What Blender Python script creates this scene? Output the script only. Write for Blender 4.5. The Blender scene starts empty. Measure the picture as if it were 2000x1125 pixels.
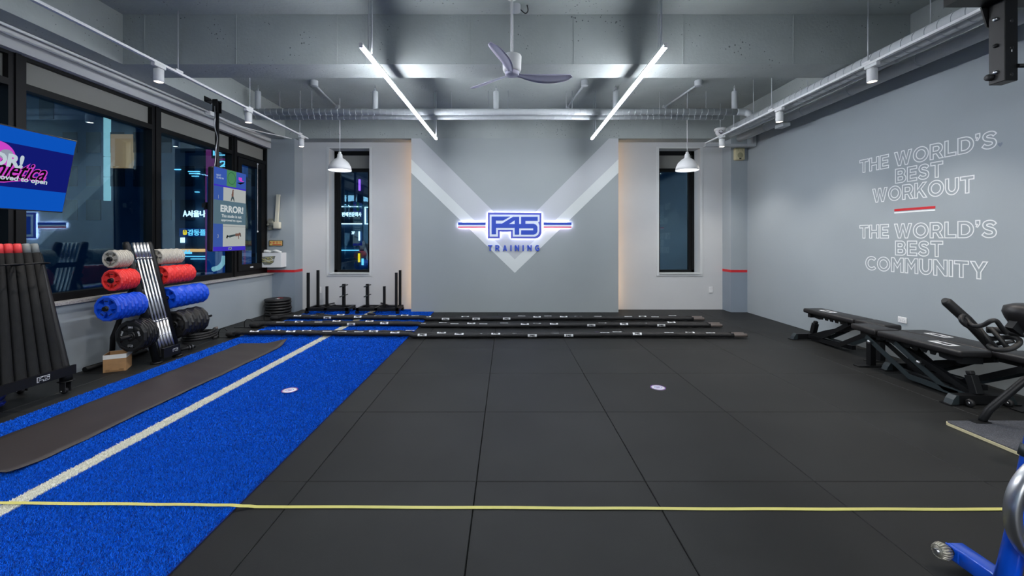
import bpy, bmesh, math, random
import numpy as np
from mathutils import Vector, Matrix
PI = math.pi
random.seed(7)
SC = bpy.context.scene
COL = SC.collection

# ------------------------------------------------------------------ camera, world, exposure
cam_d = bpy.data.cameras.new('camera'); cam = bpy.data.objects.new('camera', cam_d); COL.objects.link(cam)
cam.location = (0, 0, 1.43); cam.rotation_euler = (PI/2, 0, 0)
cam_d.sensor_width = 36; cam_d.lens = 821/2000*36; cam_d.shift_x = 0.005; cam_d.shift_y = -0.04725
cam_d.clip_start = 0.05; cam_d.clip_end = 200
SC.camera = cam
W = bpy.data.worlds.new('night_sky'); SC.world = W; W.use_nodes = True
W.node_tree.nodes['Background'].inputs[0].default_value = (0.012, 0.045, 0.10, 1)
W.node_tree.nodes['Background'].inputs[1].default_value = 0.9
SC.view_settings.view_transform = 'Standard'; SC.view_settings.look = 'None'
SC.view_settings.gamma = 1; SC.view_settings.use_curve_mapping = False
SC.view_settings.exposure = 0.0
STRIP_W = 150.0      # emission of the ceiling strip lights
SPOT_W = 75.0
def area_light(name, loc, rot, sx, sy, power, col):
    d = bpy.data.lights.new(name, 'AREA'); d.shape = 'RECTANGLE'; d.size = sx; d.size_y = sy
    d.energy = power; d.color = col
    o = bpy.data.objects.new(name, d); o.location = loc; o.rotation_euler = rot; COL.objects.link(o); return o
# the room goes on behind the camera with the same rows of ceiling lights
area_light('rear_room_light', (0, -2.2, 3.38), (0, 0, 0), 6.5, 3.0, 330, (0.95, 0.98, 1.0))

# ------------------------------------------------------------------ materials
def lin(c):
    return tuple(((v/255)/12.92 if v/255 <= .04045 else ((v/255+.055)/1.055)**2.4) for v in c) + (1,)
MC = {}
def mat(name, rgb, rough=.5, metal=0, var=0, vscale=8, bump=0, bscale=60, coat=0, spec=.5, emit=None, estr=0, isl=0, detail=4):
    if name in MC: return MC[name]
    m = bpy.data.materials.new(name); m.use_nodes = True; nt = m.node_tree; b = nt.nodes['Principled BSDF']
    c = lin(rgb); b.inputs['Base Color'].default_value = c
    b.inputs['Roughness'].default_value = rough; b.inputs['Metallic'].default_value = metal
    b.inputs['Specular IOR Level'].default_value = spec
    if coat: b.inputs['Coat Weight'].default_value = coat; b.inputs['Coat Roughness'].default_value = .1
    tc = nt.nodes.new('ShaderNodeTexCoord')
    if var:
        n = nt.nodes.new('ShaderNodeTexNoise'); n.inputs['Scale'].default_value = vscale; n.inputs['Detail'].default_value = detail
        nt.links.new(tc.outputs['Object'], n.inputs['Vector'])
        r = nt.nodes.new('ShaderNodeValToRGB'); r.color_ramp.elements[0].position = .3; r.color_ramp.elements[1].position = .7
        r.color_ramp.elements[0].color = tuple(max(0, v*(1-var)) for v in c[:3])+(1,)
        r.color_ramp.elements[1].color = tuple(min(1, v*(1+var)) for v in c[:3])+(1,)
        nt.links.new(n.outputs['Fac'], r.inputs['Fac']); out = r.outputs['Color']
        nt.links.new(out, b.inputs['Base Color'])
    if isl:
        g = nt.nodes.new('ShaderNodeNewGeometry'); r = nt.nodes.new('ShaderNodeValToRGB')
        r.color_ramp.elements[0].color = tuple(max(0, v*(1-isl)) for v in c[:3])+(1,)
        r.color_ramp.elements[1].color = tuple(min(1, v*(1+isl)) for v in c[:3])+(1,)
        nt.links.new(g.outputs['Random Per Island'], r.inputs['Fac']); nt.links.new(r.outputs['Color'], b.inputs['Base Color'])
    if bump:
        n = nt.nodes.new('ShaderNodeTexNoise'); n.inputs['Scale'].default_value = bscale; n.inputs['Detail'].default_value = 5
        nt.links.new(tc.outputs['Object'], n.inputs['Vector'])
        bp = nt.nodes.new('ShaderNodeBump'); bp.inputs['Strength'].default_value = bump; bp.inputs['Distance'].default_value = .01
        nt.links.new(n.outputs['Fac'], bp.inputs['Height']); nt.links.new(bp.outputs['Normal'], b.inputs['Normal'])
    if emit:
        b.inputs['Emission Color'].default_value = lin(emit); b.inputs['Emission Strength'].default_value = estr
    MC[name] = m; return m
def concrete(name, rgb):
    m = mat(name, rgb, .85, var=.10, vscale=1.6, detail=6)
    nt = m.node_tree; b = nt.nodes['Principled BSDF']
    tc = nt.nodes.new('ShaderNodeTexCoord')
    v = nt.nodes.new('ShaderNodeTexVoronoi'); v.inputs['Scale'].default_value = 22; v.inputs['Randomness'].default_value = 1
    nt.links.new(tc.outputs['Object'], v.inputs['Vector'])
    w = nt.nodes.new('ShaderNodeTexNoise'); w.inputs['Scale'].default_value = 3.2; nt.links.new(tc.outputs['Object'], w.inputs['Vector'])
    th = nt.nodes.new('ShaderNodeMath'); th.operation = 'MULTIPLY_ADD'; nt.links.new(w.outputs['Fac'], th.inputs[0]); th.inputs[1].default_value = .8; th.inputs[2].default_value = -.355
    lt = nt.nodes.new('ShaderNodeMath'); lt.operation = 'LESS_THAN'; nt.links.new(v.outputs['Distance'], lt.inputs[0]); nt.links.new(th.outputs[0], lt.inputs[1])
    src = b.inputs['Base Color'].links[0].from_socket
    mx = nt.nodes.new('ShaderNodeMix'); mx.data_type = 'RGBA'; nt.links.new(lt.outputs[0], mx.inputs['Factor']); nt.links.new(src, mx.inputs['A'])
    mx.inputs['B'].default_value = tuple(x*.45 for x in lin(rgb)[:3])+(1,); nt.links.new(mx.outputs['Result'], b.inputs['Base Color'])
    n = nt.nodes.new('ShaderNodeTexNoise'); n.inputs['Scale'].default_value = 30; n.inputs['Detail'].default_value = 6
    nt.links.new(tc.outputs['Object'], n.inputs['Vector'])
    sb = nt.nodes.new('ShaderNodeMath'); sb.operation = 'SUBTRACT'; nt.links.new(n.outputs['Fac'], sb.inputs[0]); nt.links.new(lt.outputs[0], sb.inputs[1])
    bp = nt.nodes.new('ShaderNodeBump'); bp.inputs['Strength'].default_value = .35; bp.inputs['Distance'].default_value = .01
    nt.links.new(sb.outputs[0], bp.inputs['Height']); nt.links.new(bp.outputs['Normal'], b.inputs['Normal'])
    return m
def speckle(name, rgb, rgb2, scale, lo, hi, rough, bump=.2, rnd=0.0, cloud=0.0):
    m = mat(name, rgb, rough); nt = m.node_tree; b = nt.nodes['Principled BSDF']
    tc = nt.nodes.new('ShaderNodeTexCoord'); n = nt.nodes.new('ShaderNodeTexNoise'); n.inputs['Scale'].default_value = scale; n.inputs['Detail'].default_value = 3
    nt.links.new(tc.outputs['Object'], n.inputs['Vector'])
    r = nt.nodes.new('ShaderNodeValToRGB'); r.color_ramp.elements[0].position = lo; r.color_ramp.elements[1].position = hi
    r.color_ramp.elements[0].color = lin(rgb); r.color_ramp.elements[1].color = lin(rgb2)
    nt.links.new(n.outputs['Fac'], r.inputs['Fac']); out = r.outputs['Color']
    if cloud:
        oi = nt.nodes.new('ShaderNodeObjectInfo'); ad = nt.nodes.new('ShaderNodeVectorMath'); ad.operation = 'ADD'
        nt.links.new(tc.outputs['Object'], ad.inputs[0]); nt.links.new(oi.outputs['Location'], ad.inputs[1])
        n2 = nt.nodes.new('ShaderNodeTexNoise'); n2.inputs['Scale'].default_value = 1.7; n2.inputs['Detail'].default_value = 6
        nt.links.new(ad.outputs[0], n2.inputs['Vector'])
        mr = nt.nodes.new('ShaderNodeMapRange'); mr.inputs['From Min'].default_value = .3; mr.inputs['From Max'].default_value = .7
        mr.inputs['To Min'].default_value = 1-cloud; mr.inputs['To Max'].default_value = 1+cloud
        nt.links.new(n2.outputs['Fac'], mr.inputs['Value'])
        m2 = nt.nodes.new('ShaderNodeMapRange'); m2.inputs['To Min'].default_value = 1-rnd; m2.inputs['To Max'].default_value = 1+rnd
        nt.links.new(oi.outputs['Random'], m2.inputs['Value'])
        mm = nt.nodes.new('ShaderNodeMath'); mm.operation = 'MULTIPLY'; nt.links.new(mr.outputs[0], mm.inputs[0]); nt.links.new(m2.outputs[0], mm.inputs[1])
        vm = nt.nodes.new('ShaderNodeVectorMath'); vm.operation = 'SCALE'; nt.links.new(out, vm.inputs[0]); nt.links.new(mm.outputs[0], vm.inputs['Scale']); out = vm.outputs[0]
    nt.links.new(out, b.inputs['Base Color'])
    bp = nt.nodes.new('ShaderNodeBump'); bp.inputs['Strength'].default_value = bump; bp.inputs['Distance'].default_value = .004
    nt.links.new(n.outputs['Fac'], bp.inputs['Height']); nt.links.new(bp.outputs['Normal'], b.inputs['Normal'])
    return m
def emis(name, rgb, s):
    if name in MC: return MC[name]
    m = bpy.data.materials.new(name); m.use_nodes = True; nt = m.node_tree
    for n in list(nt.nodes): nt.nodes.remove(n)
    e = nt.nodes.new('ShaderNodeEmission'); e.inputs[0].default_value = lin(rgb); e.inputs[1].default_value = s
    o = nt.nodes.new('ShaderNodeOutputMaterial'); nt.links.new(e.outputs[0], o.inputs[0]); MC[name] = m; return m
def glass(name, tint, boost):
    m = bpy.data.materials.new(name); m.use_nodes = True; nt = m.node_tree
    for n in list(nt.nodes): nt.nodes.remove(n)
    t = nt.nodes.new('ShaderNodeBsdfTransparent'); t.inputs[0].default_value = tint
    g = nt.nodes.new('ShaderNodeBsdfGlossy'); g.inputs['Roughness'].default_value = 0.0; g.inputs[0].default_value = (.60, .86, 1, 1)
    f = nt.nodes.new('ShaderNodeLayerWeight'); f.inputs[0].default_value = .5
    pw = nt.nodes.new('ShaderNodeMath'); pw.operation = 'POWER'; pw.inputs[1].default_value = 5; nt.links.new(f.outputs['Facing'], pw.inputs[0])
    ad = nt.nodes.new('ShaderNodeMath'); ad.operation = 'MULTIPLY_ADD'; ad.inputs[1].default_value = .95; ad.inputs[2].default_value = .045; nt.links.new(pw.outputs[0], ad.inputs[0])
    mu = nt.nodes.new('ShaderNodeMath'); mu.operation = 'MULTIPLY'; mu.use_clamp = True; mu.inputs[1].default_value = boost
    mx = nt.nodes.new('ShaderNodeMixShader'); o = nt.nodes.new('ShaderNodeOutputMaterial')
    nt.links.new(ad.outputs[0], mu.inputs[0]); nt.links.new(mu.outputs[0], mx.inputs[0]); nt.links.new(t.outputs[0], mx.inputs[1]); nt.links.new(g.outputs[0], mx.inputs[2]); nt.links.new(mx.outputs[0], o.inputs[0])
    return m
M = {}
M['conc'] = concrete('painted_concrete', (160, 167, 165))
M['soffit'] = concrete('soffit_concrete', (148, 149, 160))
M['wall_grey'] = mat('wall_paint', (196, 198, 199), .75, var=.02, vscale=2, bump=.05, bscale=40)
M['wall_blue'] = mat('blue_grey_paint', (154, 163, 168), .7, var=.03, vscale=1.2, bump=.05, bscale=40)
M['wall_deep'] = mat('deep_blue_grey_paint', (128, 140, 152), .7, var=.03, vscale=2)
M['panel'] = mat('panel_paint', (160, 167, 168), .7, var=.02, vscale=1.4)
M['v_light'] = mat('pale_chevron_paint', (220, 225, 223), .7)
M['v_mid'] = mat('mid_chevron_paint', (194, 198, 201), .7)
M['white'] = mat('white_paint', (225, 226, 226), .5)
M['trimw'] = mat('trim_white', (205, 208, 208), .5)
M['red'] = mat('red_tape', (200, 30, 40), .5)
M['frame'] = mat('black_window_frame', (10, 11, 13), .5, spec=.22)
M['black'] = mat('black_powder_coat', (15, 16, 18), .46, spec=.3, bump=.05, bscale=300)
M['blackflat'] = mat('black_plastic', (20, 20, 22), .55)
M['steelgrey'] = mat('dark_grey_plate', (38, 47, 50), .42)
M['rubber'] = mat('black_rubber', (22, 22, 23), .55, bump=.1, bscale=120)
M['foam'] = mat('black_foam', (24, 25, 26), .7, spec=.22, var=.15, vscale=14, bump=.15, bscale=200)
M['vinyl'] = mat('black_vinyl', (25, 23, 24), .42, bump=.12, bscale=400)
M['tile'] = speckle('rubber_tile', (24, 25, 25), (40, 41, 40), 420, .45, .75, .55, .3, rnd=.07, cloud=.30)
M['tile'].node_tree.nodes['Principled BSDF'].inputs['Specular IOR Level'].default_value = .30
M['gap'] = mat('floor_base', (12, 12, 12), .9)
M['matt'] = mat('dark_mat_vinyl', (47, 42, 42), .5, var=.12, vscale=3, bump=.06, bscale=20)
M['turf_base'] = mat('turf_backing', (2, 36, 120), .9)
M['turf'] = mat('turf_blue', (0, 90, 204), .65, isl=.6, spec=.2)
M['turf_w'] = mat('turf_white', (222, 222, 210), .7, isl=.10)
M['yellow'] = mat('yellow_tape', (206, 200, 112), .5)
M['chrome'] = mat('chrome', (215, 216, 218), .30, metal=1)
M['steel'] = mat('brushed_steel', (150, 152, 155), .3, metal=1)
M['granite'] = speckle('granite', (120, 118, 118), (185, 182, 180), 160, .4, .6, .4, .05)
M['card'] = mat('cardboard', (168, 128, 86), .8, var=.08, vscale=20)
M['tapew'] = mat('white_tape', (225, 222, 215), .5)
M['p_grey'] = mat('grey_rubber', (176, 172, 162), .45, var=.05, vscale=30)
M['p_red'] = mat('red_rubber', (222, 50, 48), .42)
M['p_blue'] = mat('blue_rubber', (6, 74, 205), .40)
M['p_black'] = mat('plate_black', (24, 24, 25), .38)
M['duct'] = mat('duct_paint', (176, 181, 184), .6, var=.05, vscale=5, bump=.1, bscale=30)
M['beige'] = mat('beige_plastic', (196, 188, 152), .5)
M['purplish'] = mat('fan_plastic', (206, 204, 222), .4)
M['blind'] = mat('blind_cloth', (128, 128, 124), .8)
M['signblue'] = mat('sign_blue', (32, 66, 170), .4, emit=(36, 70, 190), estr=.25)
M['signblue2'] = mat('sign_edge_blue', (70, 78, 176), .4, emit=(80, 90, 200), estr=.3)
M['signwhite'] = mat('sign_white', (205, 212, 222), .4, emit=(200, 214, 235), estr=.35)
M['signred'] = mat('sign_red', (220, 110, 130), .4, emit=(225, 110, 135), estr=.35)
M['board'] = speckle('speckled_rubber', (58, 60, 66), (120, 122, 130), 260, .5, .72, .6, .2)
M['ply'] = mat('plywood_edge', (214, 204, 164), .6, var=.05, vscale=30)
M['bikeblue'] = mat('bike_blue_paint', (0, 82, 215), .28, coat=.6)
M['letter'] = mat('wall_lettering', (232, 236, 236), .6)
M['badge'] = mat('badge_white', (220, 222, 224), .5)
M['ropecloth'] = mat('rope_sleeve', (14, 14, 16), .6, var=.3, vscale=30, bump=.6, bscale=45)
M['handle'] = mat('rope_handle', (92, 84, 80), .45)
M['glass'] = glass('window_glass', (.82, .94, .99, 1), 2.5)
M['facade'] = mat('night_facade', (56, 84, 112), .8, var=.3, vscale=.5)
M['facade2'] = mat('night_facade_dark', (28, 42, 58), .8, var=.3, vscale=.6)
M['strip'] = emis('strip_light', (243, 247, 255), STRIP_W)
M['warm'] = emis('warm_led', (255, 206, 158), 15)
M['halo'] = emis('halo_led', (220, 220, 255), 23)
M['spotface'] = emis('spot_face', (255, 226, 205), 22)
M['bulb'] = emis('bulb', (236, 244, 255), 26)

# ------------------------------------------------------------------ mesh helpers
class MB:
    def __init__(s): s.v = []; s.f = []; s.sm = []
    def add(s, vs, fs, smooth=False):
        b = len(s.v); s.v += [tuple(v) for v in vs]; s.f += [tuple(i+b for i in f) for f in fs]; s.sm += [smooth]*len(fs); return s
    def box(s, x0, x1, y0, y1, z0, z1, M4=None):
        vs = [Vector((x, y, z)) for x in (x0, x1) for y in (y0, y1) for z in (z0, z1)]
        if M4: vs = [M4 @ v for v in vs]
        return s.add(vs, [(0,1,3,2),(4,6,7,5),(0,4,5,1),(2,3,7,6),(0,2,6,4),(1,5,7,3)])
    def bbox(s, x0, x1, y0, y1, z0, z1, r=.01, M4=None, seg=2):
        bm = bmesh.new(); bmesh.ops.create_cube(bm, size=1)
        for v in bm.verts: v.co = Vector(((x0+x1)/2+v.co.x*(x1-x0), (y0+y1)/2+v.co.y*(y1-y0), (z0+z1)/2+v.co.z*(z1-z0)))
        bmesh.ops.bevel(bm, geom=bm.edges[:], offset=r, segments=seg, affect='EDGES', profile=.5)
        bm.verts.index_update(); vs = [(M4 @ v.co if M4 else v.co.copy()) for v in bm.verts]; fs = [[v.index for v in f.verts] for f in bm.faces]
        bm.free(); return s.add(vs, fs, seg > 1)
    def tube(s, pts, r, n=12, cap=True, smooth=True, square=False, up=None, closed=False):
        pts = [Vector(p) for p in pts]; N = len(pts); rs = r if isinstance(r, (list, tuple)) else [r]*N
        vs = []; prev = None
        for i, p in enumerate(pts):
            if closed: t = pts[(i+1) % N]-pts[i-1]
            else: t = pts[min(i+1, N-1)]-pts[max(i-1, 0)]
            t.normalize()
            if prev is None:
                u = Vector(up) if up else (Vector((0,0,1)) if abs(t.z) < .9 else Vector((0,1,0)))
            else: u = prev
            u = (u-t*u.dot(t)); u.normalize(); w = t.cross(u); prev = u
            for k in range(n):
                a = 2*PI*(k+(.5 if square else 0))/n; q = rs[i]*(math.sqrt(2) if square else 1)
                vs.append(p+u*math.cos(a)*q+w*math.sin(a)*q)
        fs = []
        R = N if closed else N-1
        for i in range(R):
            j = (i+1) % N
            for k in range(n): fs.append((i*n+k, i*n+(k+1)%n, j*n+(k+1)%n, j*n+k))
        s.add(vs, fs, smooth and not square)
        if cap and not closed:
            b = len(s.v)-len(vs)
            s.f += [tuple(b+k for k in range(n))[::-1], tuple(b+(N-1)*n+k for k in range(n))]; s.sm += [False, False]
        return s
    def bar(s, a, b, w, h, up=(0,0,1)):
        a = Vector(a); b = Vector(b); t = (b-a).normalized(); u = Vector(up); u = (u-t*u.dot(t)).normalized(); x = t.cross(u)
        vs = [p+x*sx*w/2+u*sz*h/2 for p in (a, b) for sx, sz in ((-1,-1),(1,-1),(1,1),(-1,1))]
        return s.add(vs, [(0,1,2,3),(4,7,6,5),(0,4,5,1),(1,5,6,2),(2,6,7,3),(3,7,4,0)])
    def lathe(s, prof, n=24, M4=None, smooth=True, closed=False):
        vs = []; M4 = M4 or Matrix()
        for (r, z) in prof:
            for k in range(n):
                a = 2*PI*k/n; vs.append(M4 @ Vector((r*math.cos(a), r*math.sin(a), z)))
        m = len(prof); fs = []
        for i in range(m if closed else m-1):
            j = (i+1) % m
            for k in range(n): fs.append((i*n+k, i*n+(k+1)%n, j*n+(k+1)%n, j*n+k))
        return s.add(vs, fs, smooth)
    def prism(s, poly, d0, d1, M4=None):
        """poly in local xy, extruded along local z"""
        M4 = M4 or Matrix(); n = len(poly)
        vs = [M4 @ Vector((x, y, d)) for d in (d0, d1) for x, y in poly]
        from mathutils.geometry import tessellate_polygon
        tris = tessellate_polygon([[Vector((x, y, 0)) for x, y in poly]])
        fs = [tuple(t) for t in tris]+[tuple(i+n for i in t) for t in tris]
        fs += [(i, (i+1)%n, n+(i+1)%n, n+i) for i in range(n)]
        return s.add(vs, fs)
    def mesh(s, name, m):
        me = bpy.data.meshes.new(name); me.from_pydata(s.v, [], s.f); me.materials.append(m)
        me.polygons.foreach_set('use_smooth', s.sm)
        bm = bmesh.new(); bm.from_mesh(me); bmesh.ops.recalc_face_normals(bm, faces=bm.faces[:]); bm.to_mesh(me); bm.free()
        me.update(); return me
    def build(s, name, m, parent=None, loc=None):
        return link(name, s.mesh(name, m), parent, loc)
def link(name, me, parent=None, loc=None):
    o = bpy.data.objects.new(name, me); COL.objects.link(o)
    if parent is not None: o.parent = parent
    if loc is not None: o.location = loc
    return o
def tag(o, label=None, cat=None, group=None, kind=None):
    if label: o['label'] = label
    if cat: o['category'] = cat
    if group: o['group'] = group
    if kind: o['kind'] = kind
    return o
def thing(name, loc, label, cat, group=None, rz=0):
    o = bpy.data.objects.new(name, None); COL.objects.link(o); o.location = loc; o.rotation_euler = (0, 0, rz)
    o.empty_display_size = .05
    return tag(o, label, cat, group)
def struct(name, mb, m, parent=None):
    o = mb.build(name, m, parent)
    if parent is None: o['kind'] = 'structure'
    return o
def copy_tree(o, parent=None):
    c = o.copy(); COL.objects.link(c)
    if parent is not None: c.parent = parent
    for ch in o.children: copy_tree(ch, c)
    return c
def frame3(o, ex, ey):
    ex = Vector(ex).normalized(); ey = Vector(ey).normalized(); ez = ex.cross(ey)
    m = Matrix((ex, ey, ez)).transposed().to_4x4(); m.translation = Vector(o); return m
def catmull(pts, k=6, closed=False):
    P = [Vector(p) for p in pts]; out = []; n = len(P)
    R = n if closed else n-1
    for i in range(R):
        if closed: a, b, c, d = P[i-1], P[i], P[(i+1)%n], P[(i+2)%n]
        else: a, b, c, d = P[max(i-1,0)], P[i], P[i+1], P[min(i+2,n-1)]
        for j in range(k):
            t = j/k; out.append(.5*((2*b)+(c-a)*t+(2*a-5*b+4*c-d)*t*t+(3*b-a-3*c+d)*t**3))
    if not closed: out.append(P[-1])
    return out
def text_mesh(name, body, m, T, w=None, h=None, depth=.002, bold=.0, outline=0, align='CENTER', space=1, shear=0, z0=0.0, res=3):
    """Text as a mesh; T maps local xy (text) + z (out of the wall). w/h: fitted size; the anchor is the text's lower left corner or its centre."""
    cu = bpy.data.curves.new('t', 'FONT'); cu.body = body; cu.size = 1; cu.offset = bold; cu.space_character = space; cu.shear = shear; cu.resolution_u = res
    if outline:
        cu.fill_mode = 'NONE'; cu.bevel_depth = outline; cu.bevel_resolution = 0
    else: cu.extrude = .01
    ob = bpy.data.objects.new('t', cu); COL.objects.link(ob)
    dg = bpy.context.evaluated_depsgraph_get(); ev = ob.evaluated_get(dg); me = bpy.data.meshes.new_from_object(ev)
    bpy.data.objects.remove(ob); bpy.data.curves.remove(cu)
    co = np.empty(len(me.vertices)*3, 'f'); me.vertices.foreach_get('co', co); co = co.reshape(-1, 3)
    mn = co.min(0); mx = co.max(0); sz = mx-mn
    sy = (h/sz[1]) if h else None; sx = (w/sz[0]) if w else None
    sx = sx or sy; sy = sy or sx
    c = (mn+mx)/2; co[:, 0] = (co[:, 0]-c[0])*sx; co[:, 1] = (co[:, 1]-c[1])*sy
    if align == 'LEFT': co[:, 0] += sz[0]*sx/2
    co[:, 2] = (co[:, 2]-mn[2])/max(sz[2], 1e-6)*depth+z0
    R = np.array(T)[:3, :3]; t = np.array(T)[:3, 3]
    co = co @ R.T + t
    me.vertices.foreach_set('co', co.astype('f').ravel()); me.materials.clear(); me.materials.append(m); me.update(); me.name = name
    return me
# the studio's emblem: outer backing, pale outline, inner letters (unit: the emblem is 688 wide)
E_BACK = [(617,235),(1305,240),(1305,500),(1290,535),(1262,560),(1222,570),(912,568),(912,483),(770,483),(770,568),(617,568)]
E_LINE = [(640,262),(1280,265),(1280,350),(1262,362),(1276,400),(1276,478),(1262,520),(1222,545),(937,545),(937,457),(746,457),(746,545),(640,545)]
E_F = [(665,287),(905,287),(815,338),(720,338),(720,378),(797,378),(940,290),(1018,290),(1018,383),(1043,383),(1043,290),(1255,290),(1255,342),(1098,342),(1098,380),(1205,380),(1235,392),(1252,420),(1252,475),(1240,503),(1205,520),(1043,520),(1043,463),(1198,463),(1198,437),(1018,437),(1018,520),(960,520),(960,432),(722,432),(722,515),(665,515)]
E_HOLE = [(890,383),(960,337),(960,383)]
def emb(poly, w):
    k = w/688; return [((x-961)*k, (402-y)*k) for x, y in poly]
def inset(poly, d):
    cx = sum(p[0] for p in poly)/len(poly); cy = sum(p[1] for p in poly)/len(poly)
    n = len(poly); A = sum(poly[i][0]*poly[(i+1)%n][1]-poly[(i+1)%n][0]*poly[i][1] for i in range(n)); sg = 1 if A > 0 else -1
    out = []
    for i in range(n):
        a, b, c = Vector(poly[i-1]), Vector(poly[i]), Vector(poly[(i+1)%n])
        d1 = (b-a).normalized(); d2 = (c-b).normalized(); n1 = Vector((-d1.y, d1.x))*sg; n2 = Vector((-d2.y, d2.x))*sg
        m = (n1+n2); m = m/max(m.dot(n1), .3); out.append((b.x+m.x*d, b.y+m.y*d))
    return out
def badge(T, w, parent=None, light=None, dark=None):
    """flat printed emblem: light outline with dark letters"""
    a = MB(); a.prism(emb(E_LINE, w), 0, .0012, T); o = a.build('printed_emblem', light or M['badge'], parent)
    b = MB(); b.prism(emb(E_F, w), .001, .002, T); b.build('emblem_letters', dark or M['black'], parent)
    return o
def P(x, y, Y):   # point seen at (x, y) of the 2000x1125 photograph, Y metres in front of the camera
    return Vector(((x-990)*Y/821, Y, 1.43-(y-468)*Y/821))
# ------------------------------------------------------------------ block capitals (cap height 1)
def _arc(cx, cy, rx, ry, a0, a1, n=10):
    return [(cx+rx*math.cos(math.radians(a0+(a1-a0)*k/n)), cy+ry*math.sin(math.radians(a0+(a1-a0)*k/n))) for k in range(n+1)]
def _s():
    c = catmull([(.665,.755,0),(.56,.865,0),(.385,.90,0),(.20,.845,0),(.145,.72,0),(.215,.595,0),(.39,.52,0),(.575,.44,0),(.645,.29,0),(.57,.15,0),(.375,.10,0),(.20,.135,0),(.065,.235,0)], 4)
    L, R_ = [], []
    for i, p in enumerate(c):
        d = (c[min(i+1, len(c)-1)]-c[max(i-1, 0)]).normalized(); n = Vector((-d.y, d.x))*.102
        L.append((p.x+n.x, p.y+n.y)); R_.append((p.x-n.x, p.y-n.y))
    return L+R_[::-1]
GL = {
 'T': (.80, [[(0,1),(.8,1),(.8,.8),(.505,.8),(.505,0),(.295,0),(.295,.8),(0,.8)]]),
 'H': (.84, [[(0,0),(0,1),(.21,1),(.21,.6),(.63,.6),(.63,1),(.84,1),(.84,0),(.63,0),(.63,.405),(.21,.405),(.21,0)]]),
 'E': (.70, [[(0,0),(0,1),(.7,1),(.7,.81),(.21,.81),(.21,.595),(.64,.595),(.64,.41),(.21,.41),(.21,.19),(.7,.19),(.7,0)]]),
 'L': (.68, [[(0,0),(0,1),(.21,1),(.21,.2),(.68,.2),(.68,0)]]),
 'I': (.21, [[(0,0),(0,1),(.21,1),(.21,0)]]),
 'W': (1.32, [[(0,1),(.23,1),(.40,.36),(.565,1),(.755,1),(.92,.36),(1.09,1),(1.32,1),(1.02,0),(.83,0),(.66,.62),(.49,0),(.30,0)]]),
 'M': (.94, [[(0,0),(0,1),(.23,1),(.47,.60),(.71,1),(.94,1),(.94,0),(.73,0),(.73,.66),(.47,.27),(.21,.66),(.21,0)]]),
 'N': (.86, [[(0,0),(0,1),(.2,1),(.65,.40),(.65,1),(.86,1),(.86,0),(.68,0),(.21,.62),(.21,0)]]),
 'K': (.88, [[(0,0),(0,1),(.21,1),(.21,.57),(.6,1),(.86,1),(.47,.58),(.88,0),(.63,0),(.33,.43),(.21,.31),(.21,0)]]),
 'Y': (.91, [[(0,1),(.245,1),(.455,.61),(.67,1),(.91,1),(.56,.39),(.56,0),(.35,0),(.35,.385)]]),
 'O': (1.06, [_arc(.53,.5,.53,.515,0,345,23), _arc(.53,.5,.315,.315,0,345,23)]),
 'C': (.93, [_arc(.53,.5,.53,.515,44,316,20)+_arc(.53,.5,.315,.315,316,44,20)]),
 'U': (.84, [[(0,1),(.21,1)]+_arc(.42,.42,.21,.23,180,360,10)+[(.63,1),(.84,1)]+_arc(.42,.43,.42,.445,0,-180,14)]),
 'D': (.90, [[(0,0),(0,1)]+_arc(.38,.5,.52,.5,90,-90,16), [(.21,.19),(.21,.81)]+_arc(.38,.5,.305,.31,90,-90,12)]),
 'R': (.84, [[(0,0),(0,1)]+_arc(.46,.67,.35,.33,90,-62,12)+[(.84,0),(.60,0),(.40,.33),(.21,.33),(.21,0)], [(.21,.51),(.21,.81)]+_arc(.44,.66,.15,.15,90,-90,8)]),
 'B': (.83, [[(0,0),(0,1)]+_arc(.46,.745,.31,.255,90,-40,9)+_arc(.50,.28,.33,.28,55,-90,10), [(.21,.595),(.21,.815)]+_arc(.43,.705,.11,.11,90,-90,7), [(.21,.185),(.21,.42)]+_arc(.47,.3025,.1175,.1175,90,-90,7)]),
 'S': (.76, [_s()]),
 'A': (.99, [[(0,0),(.39,1),(.60,1),(.99,0),(.76,0),(.68,.22),(.30,.22),(.22,0)], [(.375,.41),(.49,.71),(.61,.41)]]),
 'G': (.95, [_arc(.53,.5,.53,.515,48,318,20)+[(.95,.22),(.95,.56),(.53,.56),(.53,.37),(.74,.37),(.74,.27)]+_arc(.53,.5,.315,.315,310,48,18)]),
 '’': (.22, [[(0,1.02),(.22,1.02),(.22,.80),(.10,.62),(.02,.65),(.09,.79),(0,.79)]]),
}
def cap_layout(body, gap=.115, sp=.36):
    x = 0; out = []
    for ch in body:
        if ch == ' ': x += sp; continue
        w, cs = GL[ch]; out += [[(px+x, py) for px, py in c] for c in cs]; x += w+gap
    return out, x-gap
def caps_outline(name, body, m, T, w, h, stroke, depth=.0008):
    loops, W0 = cap_layout(body); kx, ky = w/W0, h; b = MB()
    for c in loops:
        c = [((x-W0/2)*kx, (y-.5)*ky) for x, y in c]; n = len(c)
        o = inset(c, -stroke/2); i = inset(c, stroke/2)
        vs = [T @ Vector((x, y, z)) for z in (0, depth) for x, y in o+i]
        fs = []
        for k in range(n):
            j = (k+1) % n; fs.append((2*n+k, 2*n+j, 3*n+j, 3*n+k)); fs.append((k, j, 2*n+j, 2*n+k)); fs.append((n+k, 3*n+k, 3*n+j, n+j))
        b.add(vs, fs)
    me = bpy.data.meshes.new(name); me.from_pydata(b.v, [], b.f); me.materials.append(m); me.update(); return me
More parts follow.
